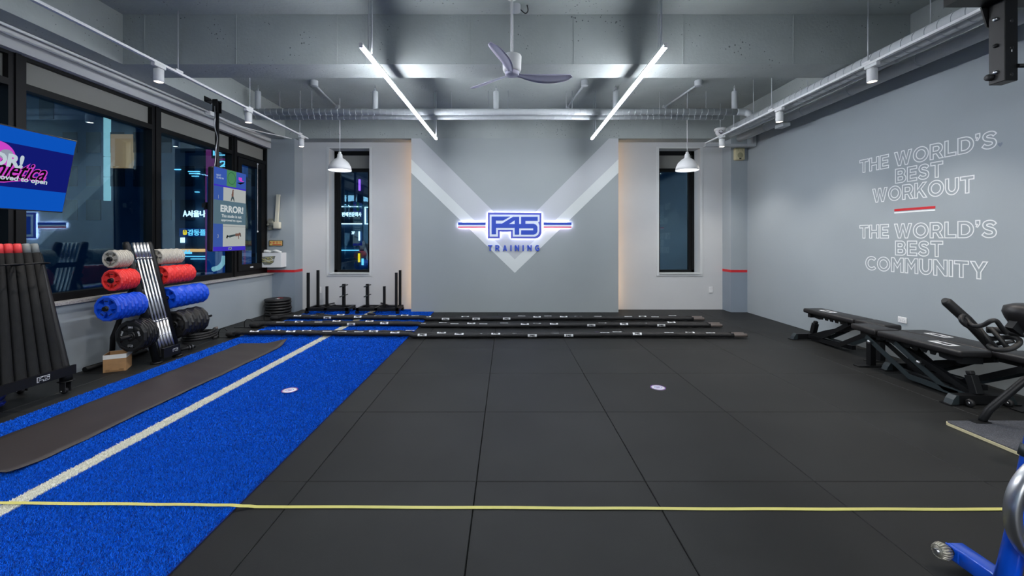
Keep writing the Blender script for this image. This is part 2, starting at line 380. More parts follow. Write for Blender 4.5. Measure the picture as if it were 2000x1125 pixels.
def caps_solid(name, ch, m, T, w, h, depth):
    from mathutils.geometry import tessellate_polygon
    loops, W0 = cap_layout(ch); kx = w/W0 if w else h; b = MB()
    L = [[Vector(((x-W0/2)*kx, (y-.5)*h, 0)) for x, y in c] for c in loops]; flat = [p for l in L for p in l]; n = len(flat)
    tr = tessellate_polygon(L); vs = [T @ Vector((p.x, p.y, z)) for z in (0, depth) for p in flat]
    fs = [tuple(t) for t in tr]+[tuple(i+n for i in t) for t in tr]; s = 0
    for l in L:
        for k in range(len(l)): j = (k+1) % len(l); fs.append((s+k, s+j, n+s+j, n+s+k))
        s += len(l)
    return b.add(vs, fs).mesh(name, m)
# ================================================================== ROOM SHELL
XL, XR, YB, YR, ZC, ZB = -4.62, 4.73, 8.60, -5.0, 3.985, 3.42
WX = -4.80    # window plane on the left
fl = struct('floor', MB().box(-4.95, 4.95, YR-.2, 9.1, -.20, -.016), M['gap'])
def tile_mesh(w, d):
    b = MB(); g = .0018; c = .003
    vs = [(g,g,-.016),(w-g,g,-.016),(w-g,d-g,-.016),(g,d-g,-.016),(g,g,-c),(w-g,g,-c),(w-g,d-g,-c),(g,d-g,-c),(g+c,g+c,0),(w-g-c,g+c,0),(w-g-c,d-g-c,0),(g+c,d-g-c,0)]
    b.add(vs, [(0,1,5,4),(1,2,6,5),(2,3,7,6),(3,0,4,7),(4,5,9,8),(5,6,10,9),(6,7,11,10),(7,4,8,11),(8,9,10,11)]); return b.mesh('floor_tile', M['tile'])
xs = [XL]+[-4.18+k for k in range(9)]+[XR]
ys = [YR]+[-4.513+k for k in range(14)]+[YB]
tcache = {}
for i in range(len(xs)-1):
    for j in range(len(ys)-1):
        w, d = round(xs[i+1]-xs[i], 3), round(ys[j+1]-ys[j], 3)
        if (w, d) not in tcache: tcache[(w, d)] = tile_mesh(w, d)
        link('floor_tile', tcache[(w, d)], fl, (xs[i], ys[j], random.uniform(-.0008, .0002)))
struct('ceiling', MB().box(-4.95, 4.95, YR-.2, 9.1, ZC, ZC+.2), M['conc'])
# cross beams and side beams, with form seams standing slightly proud
def seams(parent, items):
    for (x, y0, z0, z1) in items:
        MB().box(x-.004, x+.004, y0-.006, y0, z0, z1).build('form_seam', M['conc'], parent)
cb = struct('ceiling_beam_middle', MB().box(-4.36, 4.58, 4.77, 5.17, ZB, ZC), M['conc']); 
seams(cb, [(-4.11, 4.77, ZB, ZC), (-3.07, 4.77, ZB, ZC), (-1.93, 4.77, ZB, ZC), (-1.60, 4.77, ZB, ZC), (-.42, 4.77, ZB, ZC), (.76, 4.77, ZB, ZC), (2.0, 4.77, ZB, ZC), (3.25, 4.77, ZB, ZC)])
fb = struct('ceiling_beam_far', MB().box(-4.36, 4.58, 8.27, 8.60, ZB, ZC), M['conc'])
seams(fb, [(-3.47, 8.27, ZB, ZC), (-2.0, 8.27, ZB, ZC), (-.05, 8.27, ZB, ZC), (.25, 8.27, ZB, ZC), (1.25, 8.27, ZB, ZC), (3.05, 8.27, ZB, ZC)])
struct('ceiling_beam_rear', MB().box(-4.36, 4.58, .35, .75, ZB, ZC), M['conc'])
struct('ceiling_beam_left', MB().box(-4.95, -4.36, YR, 8.60, ZB, ZC), M['conc'])
struct('ceiling_beam_right', MB().box(4.58, 4.95, YR, 8.60, ZB, ZC), M['conc'])
struct('trim_1', MB().box(-4.95, -4.64, YR, 8.30, 3.22, ZB), M['wall_grey'])    # curtain box above the window band
# walls
struct('wall_right', MB().box(XR, XR+.2, YR, 8.8, 0, ZB), M['wall_blue'])
MB().prism([(0,-.022),(.02,.004),(.018,.018),(.006,.02),(0,.012),(-.006,.02),(-.018,.018),(-.02,.004)], 0, .0008, frame3((XR-.0005, 4.03, 2.34), (0,-1,0), (0,0,1))).build('paint_mark', M['wall_deep'], bpy.data.objects['wall_right'])
struct('wall_rear', MB().box(-4.95, 4.95, YR-.2, YR, 0, ZC), M['wall_grey'])
wl = struct('wall_left', MB().box(XL-.33, XL, YR, 8.27, 0, .75), M['wall_blue'])
MB().bbox(-4.86, -4.58, YR, 8.27, .75, .785, .004, seg=1).build('window_sill', M['granite'], wl)
L0, L1, L2, L3 = -3.635, -2.81, 3.11, 3.95; WZ0, WZ1 = .735, 3.295
b = MB()
for (x0, x1, z0, z1) in [(-4.95, L0, 0, ZB), (L0, L1, 0, WZ0), (L0, L1, WZ1, ZB), (L1, L2, 0, ZB), (L2, L3, 0, WZ0), (L2, L3, WZ1, ZB), (L3, 4.95, 0, ZB)]:
    b.box(x0, x1, YB, YB+.40, z0, z1)
struct('wall_back', b, M['wall_grey'])
# pilasters in both far corners: darker foot, red stripe
def pilaster(name, x0, x1, y0):
    p = struct(name, MB().box(x0, x1, y0, YB, .835, ZB), M['wall_blue'])
    MB().box(x0, x1, y0, YB, 0, .785).build('painted_foot', M['wall_deep'], p)
    MB().box(x0-.001, x1+.001, y0-.001, YB, .785, .835).build('red_stripe', M['red'], p)
pilaster('pilaster_left', -4.95, -4.18, 8.27)
pilaster('pilaster_right', 4.41, XR, 8.27)
# feature wall with painted chevrons
fw = struct('wall_feature', MB().box(-1.883, 2.195, 8.27, 8.44, 0, ZB), M['panel'])
MB().box(-1.80, 2.11, 8.44, YB, 0, ZB).build('support_studs', M['panel'], fw)
XC = .156
def chev(name, pts, m):
    for s in (-1, 1):
        T = Matrix(((s,0,0,XC),(0,0,-1,8.27),(0,1,0,0),(0,0,0,1)))
        MB().prism(pts, .0002, .0022, T).build(name, m, fw)
chev('pale_chevron', [(0,.775),(0,1.041),(-2.038,3.011),(-2.038,2.745)], M['v_light'])
chev('grey_chevron', [(0,1.041),(0,1.561),(-1.853,ZB),(-2.038,ZB),(-2.038,3.011)], M['v_mid'])
for s, x in ((-1, -1.815), (1, 2.125)):
    MB().box(min(x, x+s*.012), max(x, x+s*.012), 8.455, 8.475, .02, ZB-.03).build('led_strip', M['warm'], fw)

# ------------------------------------------------------------------ windows on the left
def lwin(n, y0, y1, sash=False):
    f = MB(); d0, d1 = -4.83, -4.715
    f.box(d0, d1, y0, y1, 3.19, 3.275); f.box(d0, d1, y0, y1, 2.895, 2.96); f.box(d0, d1, y0, y1, .785, .865)
    f.box(d0, d1, y0, y0+.055, .865, 2.895); f.box(d0, d1, y1-.055, y1, .865, 2.895)
    f.box(d0, d1, y0, y0+.055, 2.96, 3.19); f.box(d0, d1, y1-.055, y1, 2.96, 3.19)
    o = struct('window_%d' % n, f, M['frame'])
    MB().box(-4.80, -4.77, y0+.055, y1-.055, 2.96, 3.19).build('blind_panel', M['blind'], o)
    MB().box(-4.80, -4.794, y0+.055, y1-.055, .865, 2.895).build('pane', M['glass'], o)
    if sash:
        s = MB(); a, c = y0+.06, y1-.12
        s.box(-4.79, -4.70, a, a+.10, .87, 2.88); s.box(-4.79, -4.70, c-.10, c, .87, 2.88); s.box(-4.79, -4.70, a+.10, c-.10, .87, .98); s.box(-4.79, -4.70, a+.10, c-.10, 2.78, 2.88)
        s.box(-4.79, -4.72, c, y1-.055, .87, 2.88)
        q = s.build('sash', M['frame'], o)
        MB().box(-4.70, -4.69, (a+c)/2-.06, (a+c)/2+.02, .915, .94).build('sash_label', M['badge'], q)
    return o
W_Y = [YR, -2.4, -.8, .8, 2.42, 4.05, 5.66, 7.28, 8.24]
for n in range(8): lwin(n+1, W_Y[n]+(.02 if n else 0), W_Y[n+1]-.02 if n < 7 else 8.27, sash=(n == 7))
b = MB()
for y in W_Y[1:8]: b.box(-4.86, -4.70, y-.025, y+.025, .785, 3.275)
struct('trim_2', b, M['frame'])
c = MB(); c.tube([(-4.66, 7.86, 2.83), (-4.66, 7.86, 1.6)], .004, 6); c.lathe([(0,-.02),(.012,-.01),(.012,.01),(0,.02)], 8, Matrix.Translation((-4.66, 7.86, 1.58))); c.lathe([(0,-.02),(.012,-.01),(.012,.01),(0,.02)], 8, Matrix.Translation((-4.66, 7.86, 2.84)))
tag(c.build('pull_cord', M['white']), 'thin white pull cord hanging down the last left window beside the portrait screen', 'cord')
# ------------------------------------------------------------------ slot windows in the back wall
def bwin(n, x0, x1):
    f = MB(); t = .035
    f.box(x0, x1, 8.86, 8.94, WZ1-.09, WZ1); f.box(x0, x1, 8.86, 8.94, WZ0, WZ0+.06); f.box(x0, x0+.06, 8.86, 8.94, WZ0, WZ1); f.box(x1-.06, x1, 8.86, 8.94, WZ0, WZ1)
    f.box(x0+.06, x1-.06, 8.86, 8.94, 2.86, 2.93); f.box(x0+.06, x0+.12, 8.87, 8.93, WZ0+.06, 2.86); f.box(x1-.12, x1-.06, 8.87, 8.93, WZ0+.06, 2.86)
    o = struct('window_%d' % n, f, M['frame'])
    MB().box(x0+.06, x1-.06, 8.88, 8.90, 2.93, WZ1-.09).build('blind_panel', M['blind'], o)
    MB().box(x0+.12, x1-.12, 8.895, 8.901, WZ0+.06, 2.86).build('pane', M['glass'], o)
    g = MB(); y0 = YB-.012
    g.box(x0-.05, x0, y0, YB, WZ0-.05, WZ1+.03); g.box(x1, x1+.05, y0, YB, WZ0-.05, WZ1+.03); g.box(x0, x1, y0, YB, WZ1, WZ1+.03); g.box(x0, x1, y0, YB, WZ0-.05, WZ0)
    g.box(x0, x1, y0-.02, 8.86, WZ0-.006, WZ0+.008)
    g.build('window_casing', M['trimw'], o)
    return o
bwin(9, L0, L1); bwin(10, L2, L3)

# ------------------------------------------------------------------ the night street outside
bl = thing('building', (-8, 20, -6), 'dark night building with glowing signs across the street outside the windows', 'building')
MB().box(-30, 13, 0, 8, 0, 30).build('facade_wall', M['facade'], bl, (0+8, 0, 0))
def on_b(o): o.parent = bl; o.location = (8, -20, 6)
M['nwhite'] = emis('neon_white', (205, 235, 255), 2.4); M['ncyan'] = emis('neon_cyan', (120, 215, 255), 1.5); M['cpanel'] = emis('cyan_panel', (165, 218, 228), .75)
M['wwin'] = emis('warm_window', (205, 165, 125), .42); M['mag'] = emis('magenta_sign', (150, 60, 140), .45); M['bsign'] = emis('blue_sign', (20, 70, 150), .45)
M['nyel'] = emis('neon_yellow', (255, 215, 40), 1.3); M['dwin'] = emis('dim_window', (70, 120, 140), .30); M['npur'] = emis('neon_purple', (190, 110, 255), 1.3); M['nwarm'] = emis('shop_warm', (255, 190, 120), 1.2)
def slab(name, x0, x1, y0, y1, m, Y=19.9, d=.10):
    a = P(x0, y0, Y); c = P(x1, y1, Y); return MB().box(a.x, c.x, Y, Y+d, c.z, a.z).build(name, m)
def nt(name, body, x0, x1, y0, y1, m, Y=19.8, bold=.02):
    a = P(x0, y0, Y); c = P(x1, y1, Y)
    T = frame3(((a.x+c.x)/2, Y, (a.z+c.z)/2), (1,0,0), (0,0,1))
    return link(name, text_mesh(name, body, m, T, c.x-a.x, a.z-c.z, .03, bold))
for (x0, x1, y0, y1, m) in [(202, 213, 225, 305, 'cpanel'), (202, 213, 306, 345, 'cpanel'), (202, 213, 346, 392, 'cpanel'), (216, 258, 262, 328, 'wwin')]:
    on_b(slab('lit_window', x0, x1, y0, y1, M[m]))
for k in range(5): on_b(slab('dim_pane', 657+k*14, 668+k*14, 400, 407, M['dwin']))
for (x0, x1, y0) in [(367, 388, 334), (369, 388, 338), (374, 386, 343), (380, 387, 374), (340, 352, 330), (660, 700, 488), (350, 400, 500), (372, 400, 505)]: on_b(slab('lamp_row', x0, x1, y0, y0+1.6, M['ncyan']))
for k in range(9): on_b(slab('shop_window', 352+k*6.2, 356+k*6.2, 486, 492, M['nwarm']))
for (x0, x1, y0, y1, m) in [(352, 358, 464, 474, 'nwhite'), (357, 372, 488, 496, 'ncyan'), (700, 702, 452, 470, 'nwhite'), (699, 702, 495, 512, 'nyel'), (700, 703, 350, 372, 'npur'), (706, 709, 505, 518, 'ncyan')]: on_b(slab('small_light', x0, x1, y0, y1, M[m]))
for r in range(6):
    for k in range(26):
        if random.random() < .75: on_b(slab('dark_window', -200+k*46, -200+k*46+28, 60+r*66, 60+r*66+40, M['facade2'], 19.96, .05))
def arm(x, y, Y):
    p = P(x, y, Y); return MB().bar((p.x, Y+.08, p.z), (p.x, 20.0, p.z), .12, .12, (0,0,1)).build('mount_arm', M['facade2'])
def nsign(label, *parts):
    t = thing('shop_sign', (0, 0, 0), label, 'sign')
    for p in parts: p.parent = t
    return t
nsign('white neon Korean sign on the dark building left of the portrait screen', nt('neon_letters', '서울나', 366, 402, 411, 424, M['nwhite'], bold=.03), nt('neon_roof_mark', 'A', 358, 366, 411, 423, M['nwhite'], bold=0))
nsign('cyan Korean sign with yellow tooth, below the white neon sign', slab('sign_board', 350, 404, 446, 462, M['bsign']), nt('sign_letters', '감동플', 367, 402, 448, 460, M['ncyan'], bold=.02), nt('tooth_mark', 'ω', 358, 365, 449, 459, M['nyel'], bold=.03))
nsign('framed Korean sign with white neon border seen in the left slot window', slab('sign_board', 650, 706, 404.5, 436, M['facade2']), slab('border_bar', 650, 706, 402.5, 404.5, M['nwhite']), slab('border_bar', 650, 706, 436, 438, M['nwhite']), nt('sign_letters', '판매전문회사', 668, 706, 414.5, 423, M['nwhite'], bold=.015))
nsign('small white floor number sign under the framed Korean sign', nt('sign_letters', '3F', 687, 693, 452, 457.5, M['nwhite']))
nsign('thin neon box sign at the right edge of the left slot window', slab('border_bar', 712, 713.5, 404, 438, M['nwhite']), slab('border_bar', 713.5, 735, 404, 405.5, M['nwhite']), slab('border_bar', 713.5, 735, 436.5, 438, M['nwhite']))
nsign('tall magenta banner sign behind the black ceiling pole', slab('banner', 402, 452, 292, 345, M['mag'], 17.5), arm(415, 300, 17.5), arm(415, 335, 17.5), slab('letter_board', 413, 446, 292, 309, M['facade2'], 17.4, .05), nt('banner_letters', 'E', 417, 440, 293, 304, M['ncyan'], 17.3), slab('letter_board', 424, 448, 313, 328, M['facade2'], 17.4, .05), nt('banner_letters', '2', 430, 444, 314, 326, M['ncyan'], 17.3))
nsign('blue banner sign showing below the portrait screen', slab('banner', 404, 450, 345.5, 545, M['bsign'], 17.5), arm(420, 380, 17.5), arm(420, 520, 17.5), slab('banner_edge', 401, 404, 345, 545, M['mag'], 17.5), MB().tube(catmull([P(416,526,17.4), P(428,522,17.4), P(436,512,17.4), P(438,500,17.4)]), .10, 6).build('banner_swoosh', M['cpanel']))
nsign('deep blue banner behind the last left window', slab('banner', 458, 481, 320, 346, M['bsign'], 15), slab('banner_back', 458, 481, 346, 490, M['facade2'], 15), arm(466, 330, 15), arm(466, 500, 15), slab('banner', 458, 488, 490, 520, M['bsign'], 15), slab('banner_edge', 476, 478, 480, 520, M['mag'], 14.9, .05))

# ================================================================== CEILING SERVICES
def spot_lamp(name, loc, power, size, rot=(0,0,0), col=(1,.93,.86), parent=None, blend=.6):
    d = bpy.data.lights.new(name, 'SPOT'); d.energy = power; d.spot_size = size; d.spot_blend = blend; d.color = col; d.shadow_soft_size = .04
    o = bpy.data.objects.new(name, d); COL.objects.link(o); o.location = loc; o.rotation_euler = rot
    if parent: o.parent = parent
    return o
def strip(x0, y0, x1, y1, z, rods, label):
    t = thing('strip_light', (0,0,0), label, 'ceiling light', 'long white strip lights')
    a, b_ = Vector((x0, y0, z)), Vector((x1, y1, z)); d = (b_-a).normalized()
    MB().bar(a+Vector((0,0,.008)), b_+Vector((0,0,.008)), .030, .026).build('diffuser', M['strip'], t)
    MB().bar(a+Vector((0,0,.030)), b_+Vector((0,0,.030)), .034, .018).build('housing', M['white'], t)
    MB().bar(a-d*.008+Vector((0,0,.016)), a+Vector((0,0,.016)), .036, .046).build('end_cap', M['white'], t); MB().bar(b_+Vector((0,0,.016)), b_+d*.008+Vector((0,0,.016)), .036, .046).build('end_cap', M['white'], t)
    for f in rods:
        p = a.lerp(b_, f); MB().tube([p+Vector((0,0,.03)), (p.x, p.y, ZC)], .004, 6).build('hanging_rod', M['duct'], t)
        MB().tube([p+Vector((.03,0,.03)), (p.x+.03, p.y, ZC)], .009, 6).build('cable_conduit', M['duct'], t)
strip(-1.34, 3.865, -1.246, 7.41, 3.20, (.055, .95), 'long glowing white ceiling strip light left of the fan')
strip(1.46, 3.865, 1.498, 7.41, 3.20, (.055, .95), 'long glowing white ceiling strip light right of the fan')
strip(-1.34, -4.2, -1.34, -.6, 3.20, (.1, .9), 'ceiling strip light over the rear of the room, left')
strip(1.46, -4.2, 1.46, -.6, 3.20, (.1, .9), 'ceiling strip light over the rear of the room, right')

def track(x, z, y0, y1, spots, labels, tl, rods):
    t = thing('lighting_track', (0,0,0), tl, 'track')
    MB().box(x-.017, x+.017, y0, y1, z-.012, z+.012).build('rail', M['white'], t)
    for y in rods:
        r = MB().tube([(x, y, z+.012), (x, y, ZC if not (4.75 < y < 5.2) else ZB)], .006, 8).build('hanging_rod', M['duct'], t)
        MB().box(x-.022, x+.022, y-.05, y+.05, z+.012, z+.032).build('rod_bracket', M['white'], t)
    for y, lab in zip(spots, labels):
        s = thing('track_spotlight', (x, y, z-.014), lab, 'spotlight', 'white cylinder spotlights on the ceiling tracks')
        MB().bbox(-.022, .022, -.075, .075, -.035, .0, .004, seg=1).build('adapter', M['white'], s)
        MB().lathe([(0,-.036),(.012,-.036),(.012,-.052),(.043,-.052),(.046,-.056),(.046,-.185),(.041,-.187),(.041,-.176),(0,-.176)], 24).build('lamp_head', M['white'], s)
        MB().lathe([(0,-.178),(.040,-.178),(.040,-.180),(0,-.180)], 20).build('lamp_lens', M['spotface'], s)
        spot_lamp('spot_light', (0,0,-.195), SPOT_W, 1.9, parent=s)
        for k, cx in enumerate(()): pass
track(-3.67, 3.29, -3.2, 7.74, [7.51, 5.97, 4.43, 2.89, 1.35, -.9], ['white track spotlight nearest the back wall on the left rail', 'white track spotlight on the left rail just beyond the black screen pole', 'white track spotlight on the left rail, largest of its visible row', 'track spotlight above the landscape screen on the left rail', 'track spotlight on the left rail beside the camera', 'track spotlight on the left rail behind the camera'], 'slim white lighting track hung along the window side', [7.45, 6.0, 4.69, 3.2, .9, -2])
track(3.78, 3.262, -3.2, 8.0, [7.39, 5.83, 4.35, 2.87, 1.35, -.9], ['white track spotlight beneath the domed camera on the right rail', 'white track spotlight halfway along the right rail', 'white track spotlight on the right rail, largest of its visible row', 'track spotlight on the right rail over the near benches', 'track spotlight on the right rail beside the camera', 'track spotlight on the right rail behind the camera'], 'slim white lighting track hung under the duct on the right', [7.0, 6.0, 4.40, 3.2, .9, -2])

# ducts along the right side
def duct(name, pts, r, label, rings=0, n=18, ring_r=.004, m=None, coll=.28):
    t = thing(name, (0,0,0), label, 'duct'); MB().tube(pts, r, n).build('pipe_run', m or M['duct'], t)
    if rings:
        a = Vector(pts[0]); c = Vector(pts[-1]); L = (c-a).length; k = max(1, int(L/rings)); rb = MB(); dv = (c-a).normalized()
        for i in range(k+1):
            p = a+dv*(i*rings+.01); rb.tube([p-dv*.003, p+dv*.003], r+ring_r, n)
        o = rb.build('spiral_ribs', m or M['duct'], t); o['kind'] = 'stuff'
    return t
d1 = duct('spiral_duct', [(3.90, YR+.1, 3.325), (3.90, 7.35, 3.325)], .082, 'light grey ribbed spiral duct just above the right lighting track', .115, ring_r=.004)
for y in (6.7, 5.5, 3.9, 2.6): MB().tube([(3.93, y, 3.4), (3.93, y, ZC)], .004, 6).build('hanging_rod', M['duct'], d1)
d1b = duct('conduit_pipe', [(4.13, YR+.1, 3.35), (4.13, 7.75, 3.35)], .042, 'middle grey pipe between the spiral duct and the wall pipe')
d2 = duct('wall_pipe', [(4.38, YR+.1, 3.335), (4.38, 7.9, 3.335)], .068, 'thick smooth grey pipe running nearest the right wall')
for y in (7.1, 6.2, 5.35, 4.45, 3.5, 2.6):
    MB().tube([(4.38, y-.012, 3.335), (4.38, y+.012, 3.335)], .072, 18).build('clamp_band', M['duct'], d2)
    MB().tube([(4.13, y-.012, 3.35), (4.13, y+.012, 3.35)], .047, 18).build('clamp_band', M['duct'], d1b)
d3 = MB(); d3.tube([(4.52, YR+.1, 3.39), (4.52, 8.1, 3.39)], .018, 8)
tag(d3.build('thin_conduit', M['duct']), 'thin grey conduit tucked above the wall pipe on the right', 'conduit')
jb = MB(); jb.bbox(4.30, 4.42, 6.55, 6.75, 3.205, 3.26, .006, seg=1)
tag(jb.build('junction_box', M['duct']), 'small grey junction box under the wall pipe on the right', 'junction box')
MBs = MB(); MBs.box(3.75, 4.70, 7.92, 8.02, 3.19, 3.235); MBs.box(4.64, 4.70, 7.92, 7.97, 3.235, 3.42)
tag(MBs.build('pipe_support', M['duct']), 'grey steel support frame under the pipe ends by the right pilaster', 'bracket')
# crosswise ducts near the back
c1 = duct('spiral_duct', [(-4.20, 6.96, 3.545), (3.80, 6.96, 3.545)], .054, 'upper ribbed duct crossing the room in front of the feature wall', .10, ring_r=.002)
MB().tube(catmull([(3.80, 6.96, 3.545), (3.93, 6.95, 3.535), (3.98, 6.90, 3.49), (3.98, 6.86, 3.42)], 5), .056, 16).build('elbow', M['duct'], c1)
for x in (-4.12, -2.18, -.18, 1.80, 3.77):
    MB().lathe([(0,3.585),(.046,3.585),(.046,3.87),(.040,3.885),(.012,3.89),(.012,3.93),(.02,3.935),(.004,3.96),(.004,ZC)], 20, Matrix.Translation((x, 6.96, 0)), smooth=False).build('spring_hanger', M['duct'], c1)
c2 = duct('spiral_duct', [(-4.30, 7.22, 3.53), (3.72, 7.22, 3.53)], .042, 'lower thinner ribbed duct crossing behind the upper one', .10, ring_r=.002)
for x in (-3.9, -3.55, -3.35, -.95, -.32, .02, 1.02, 1.12, 2.62, 3.1, 3.42): MB().tube([(x, 7.22, 3.56), (x, 7.22, ZC)], .005, 6).build('hanging_rod', M['duct'], c2)
for k, (x, lab) in enumerate([(-3.1, 'grey conduit drop on the far ceiling bay at left'), (1.25, 'grey conduit drop on the far ceiling bay right of the fan'), (3.08, 'grey conduit drop on the far ceiling bay nearest the right wall')]):
    t = thing('conduit_drop', (x, 6.76, ZC), lab, 'conduit')
    MB().tube([(0, .03, -.05), (-.05, .55, -.055), (-.10, 1.2, -.05)], .016, 8).build('conduit', M['duct'], t)
    MB().lathe([(0,-.085),(.055,-.085),(.06,-.08),(.06,0)], 16).build('round_box', M['duct'], t)
    MB().bbox(-.13, -.07, 1.15, 1.25, -.08, -.01, .005, seg=1).build('clamp', M['duct'], t)
ct = thing('wall_conduit', (0,0,0), 'white surface conduit along the curtain box above the left windows', 'conduit')
MB().tube([(-4.59, YR+.1, 3.398), (-4.59, 6.45, 3.398)], .014, 8).build('conduit', M['white'], ct)
MB().tube(catmull([(-4.60, 6.6, 3.39), (-4.56, 7.0, 3.36), (-4.45, 7.5, 3.37), (-4.30, 8.0, 3.40), (-4.20, 8.2, 3.40)]), .009, 8).build('cable', M['white'], ct)
MB().tube([(-4.615, YR+.1, 3.335), (-4.615, 8.2, 3.335)], .011, 8).build('conduit', M['white'], ct)
MB().bbox(-4.63, -4.55, 6.45, 6.62, 3.345, 3.41, .004, seg=1).build('junction_box', M['white'], ct)

# ------------------------------------------------------------------ ceiling fan
fn = thing('ceiling_fan', (.052, 4.31, 3.12), 'white three-blade ceiling fan on a long rod between the strip lights', 'fan')
MB().tube([(0,0,.2), (0,0,ZC-3.12)], .013, 12).build('down_rod', M['white'], fn)
MB().lathe([(0,.205),(.03,.205),(.045,.20),(.092,.195),(.098,.185),(.094,.05),(.085,.03),(0,.03)], 32).build('motor_housing', M['white'], fn)
MB().lathe([(0,-.012),(.060,-.010),(.072,.0),(.074,.03),(0,.035)], 32).build('hub', M['purplish'], fn)
MB().lathe([(0,.78),(.05,.78),(.06,.80),(.06,ZC-3.12),(0,ZC-3.12)], 20).build('canopy', M['white'], fn)
for a in (13, 133, 253):
    n = 18; vs = []; up = []
    for i in range(n+1):
        s = i/n; r = .045+s*.615; w = (.040+.105*math.sin(min(1, s*1.25)*PI/2)*(1-max(0, s-.55)**2*2.6)) if s < 1 else .02
        if i < 3: w = .05
        w *= (1 if s < .93 else math.sqrt(max(.03, (1-s)/.07)))
        cz = .012+.03*s-.015*math.sin(s*PI); sw = .035*math.sin(s*PI)
        for q in (-1, -.5, 0, .5, 1):
            y = q*w/2+sw; tw = -.42*(1-s*.35)*q*w/2
            for dz in (.004, -.004): vs.append((r, y, cz+tw+dz*(1-.5*abs(q))-.010*q*q))
    fs = []
    for i in range(n):
        for j in range(4):
            A = i*10+j*2; B = A+10
            fs += [(A, A+2, B+2, B), (A+1, B+1, B+3, A+3)]
        A = i*10; B = A+10; fs += [(A, B, B+1, A+1), (A+8, A+9, B+9, B+8)]
    for i in (0, n): fs += [(i*10+j*2, i*10+j*2+1, i*10+j*2+3, i*10+j*2+2) for j in range(4)]
    o = MB().add(vs, fs, True).build('fan_blade', M['purplish'], fn); o.rotation_euler = (0, 0, math.radians(a))
cbx = thing('ceiling_cable_box', (.10, 4.58, ZC), 'small ceiling box with loose dark cables behind the fan rod', 'junction box')
MB().lathe([(0,-.07),(.05,-.07),(.05,0)], 16).build('round_box', M['duct'], cbx)
MB().tube(catmull([(.04,0,-.04),(.10,0,-.09),(.13,0,-.06),(.12,0,0)]), .006, 6).build('cable', M['blackflat'], cbx)

# ------------------------------------------------------------------ pendants
def pendant(x, y, label):
    t = thing('pendant_lamp', (x, y, 2.68), label, 'lamp')
    MB().tube([(0,0,.30), (0,0,ZC-2.68)], .006, 8).build('cord', M['white'], t)
    MB().lathe([(.0,.335),(.022,.335),(.03,.30),(.042,.29),(.048,.235),(.052,.225),(.10,.195),(.155,.14),(.19,.07),(.203,.0),(.198,.0),(.185,.068),(.15,.134),(.098,.188),(.05,.215),(0,.22)], 40).build('shade', M['white'], t)
    MB().lathe([(0,.05),(.03,.058),(.045,.085),(.045,.11),(.03,.15),(.02,.19),(0,.20)], 20).build('light_bulb', M['bulb'], t)
    d = bpy.data.lights.new('pendant_light', 'POINT'); d.energy = 5; d.shadow_soft_size = .04; d.color = (.93, .97, 1)
    o = bpy.data.objects.new('pendant_light', d); COL.objects.link(o); o.parent = t; o.location = (0, 0, .02)
pendant(-3.02, 7.6, 'white dome pendant lamp hanging in front of the left slot window')
pendant(3.26, 7.6, 'white dome pendant lamp hanging in front of the right slot window')
# rear ends: nothing else behind the camera

# ------------------------------------------------------------------ small wall and ceiling devices
cc = thing('security_camera', P(1407, 253, 7.9), 'white dome security camera hanging by the right pilaster', 'camera')
MB().lathe([(0,.02),(.10,.02),(.11,.01),(.11,-.02),(.095,-.03),(0,-.03)], 24).build('mount_plate', M['white'], cc)
MB().lathe([(.088,-.03),(.085,-.07),(.06,-.115),(.03,-.13),(0,-.132)], 24).build('camera_dome', M['white'], cc)
MB().lathe([(0,0),(.032,0),(.036,.01),(.036,.03)], 20, frame3((-.03,-.072,-.07), (1,-.3,0), (0,.35,1))).build('camera_lens', M['blackflat'], cc)
MB().tube([(0,0,.02), (0,0,ZC-cc.location.z)], .008, 8).build('mount_rod', M['duct'], cc)
sp = thing('wall_speaker', P(1441, 302, 8.27), 'beige wall speaker high on the right pilaster', 'speaker')
MB().bbox(-.095, .095, -.09, -.002, -.12, .12, .02).build('speaker_body', M['beige'], sp)
MB().lathe([(0,.001),(.05,.001),(.055,0),(.055,-.01)], 20, frame3((0,-.091,-.03), (1,0,0), (0,0,1))).build('speaker_cone', mat('beige_grille', (150,146,116), .7), sp)
MB().box(-.02, .02, -.094, -.09, -.105, -.085).build('nameplate', M['blackflat'], sp)
for s in (-1, 1): MB().lathe([(0,.003),(.008,.003),(.008,0)], 8, frame3((s*.04,-.09,.07), (1,0,0), (0,0,1))).build('screw_cover', mat('beige_grille', (150,146,116)), sp)
sw = MB()
def outlet(x, y, px, n, rot, label):
    p = P(px[0], px[1], y); o = thing('wall_outlet', (x if x is not None else p.x, y, p.z), label, 'outlet', None, rot)
    MB().bbox(-.04, .04, -.012, 0, -.065, .065, .004, seg=1).build('cover_plate', M['white'], o)
    for s in (-1, 1): MB().lathe([(.022,.001),(.022,.003),(.017,.003),(.017,-.002),(0,-.002)], 14, frame3((0,-.012,s*.03), (1,0,0), (0,0,1))).build('socket', M['trimw'], o)
outlet(None, 8.599, (1388, 566), 2, 0, 'white double socket low on the back wall right of the feature wall')
outlet(None, 8.599, (624, 566), 2, 0, 'white double socket on the back wall behind the left sled')
o_ = thing('wall_outlet', (XR-.001, 5.02, .47), 'white socket on the right wall just above the middle bench pads', 'outlet', None, PI/2)
MB().bbox(-.055, .055, 0-.012, 0, -.035, .035, .004, seg=1).build('cover_plate', M['white'], o_)
for s in (-1, 1): MB().lathe([(.018,.001),(.018,.003),(.013,.003),(.013,-.002),(0,-.002)], 14, frame3((s*.025,-.012,0), (1,0,0), (0,0,1))).build('socket', M['trimw'], o_)
o_.rotation_euler = (0, 0, -PI/2)
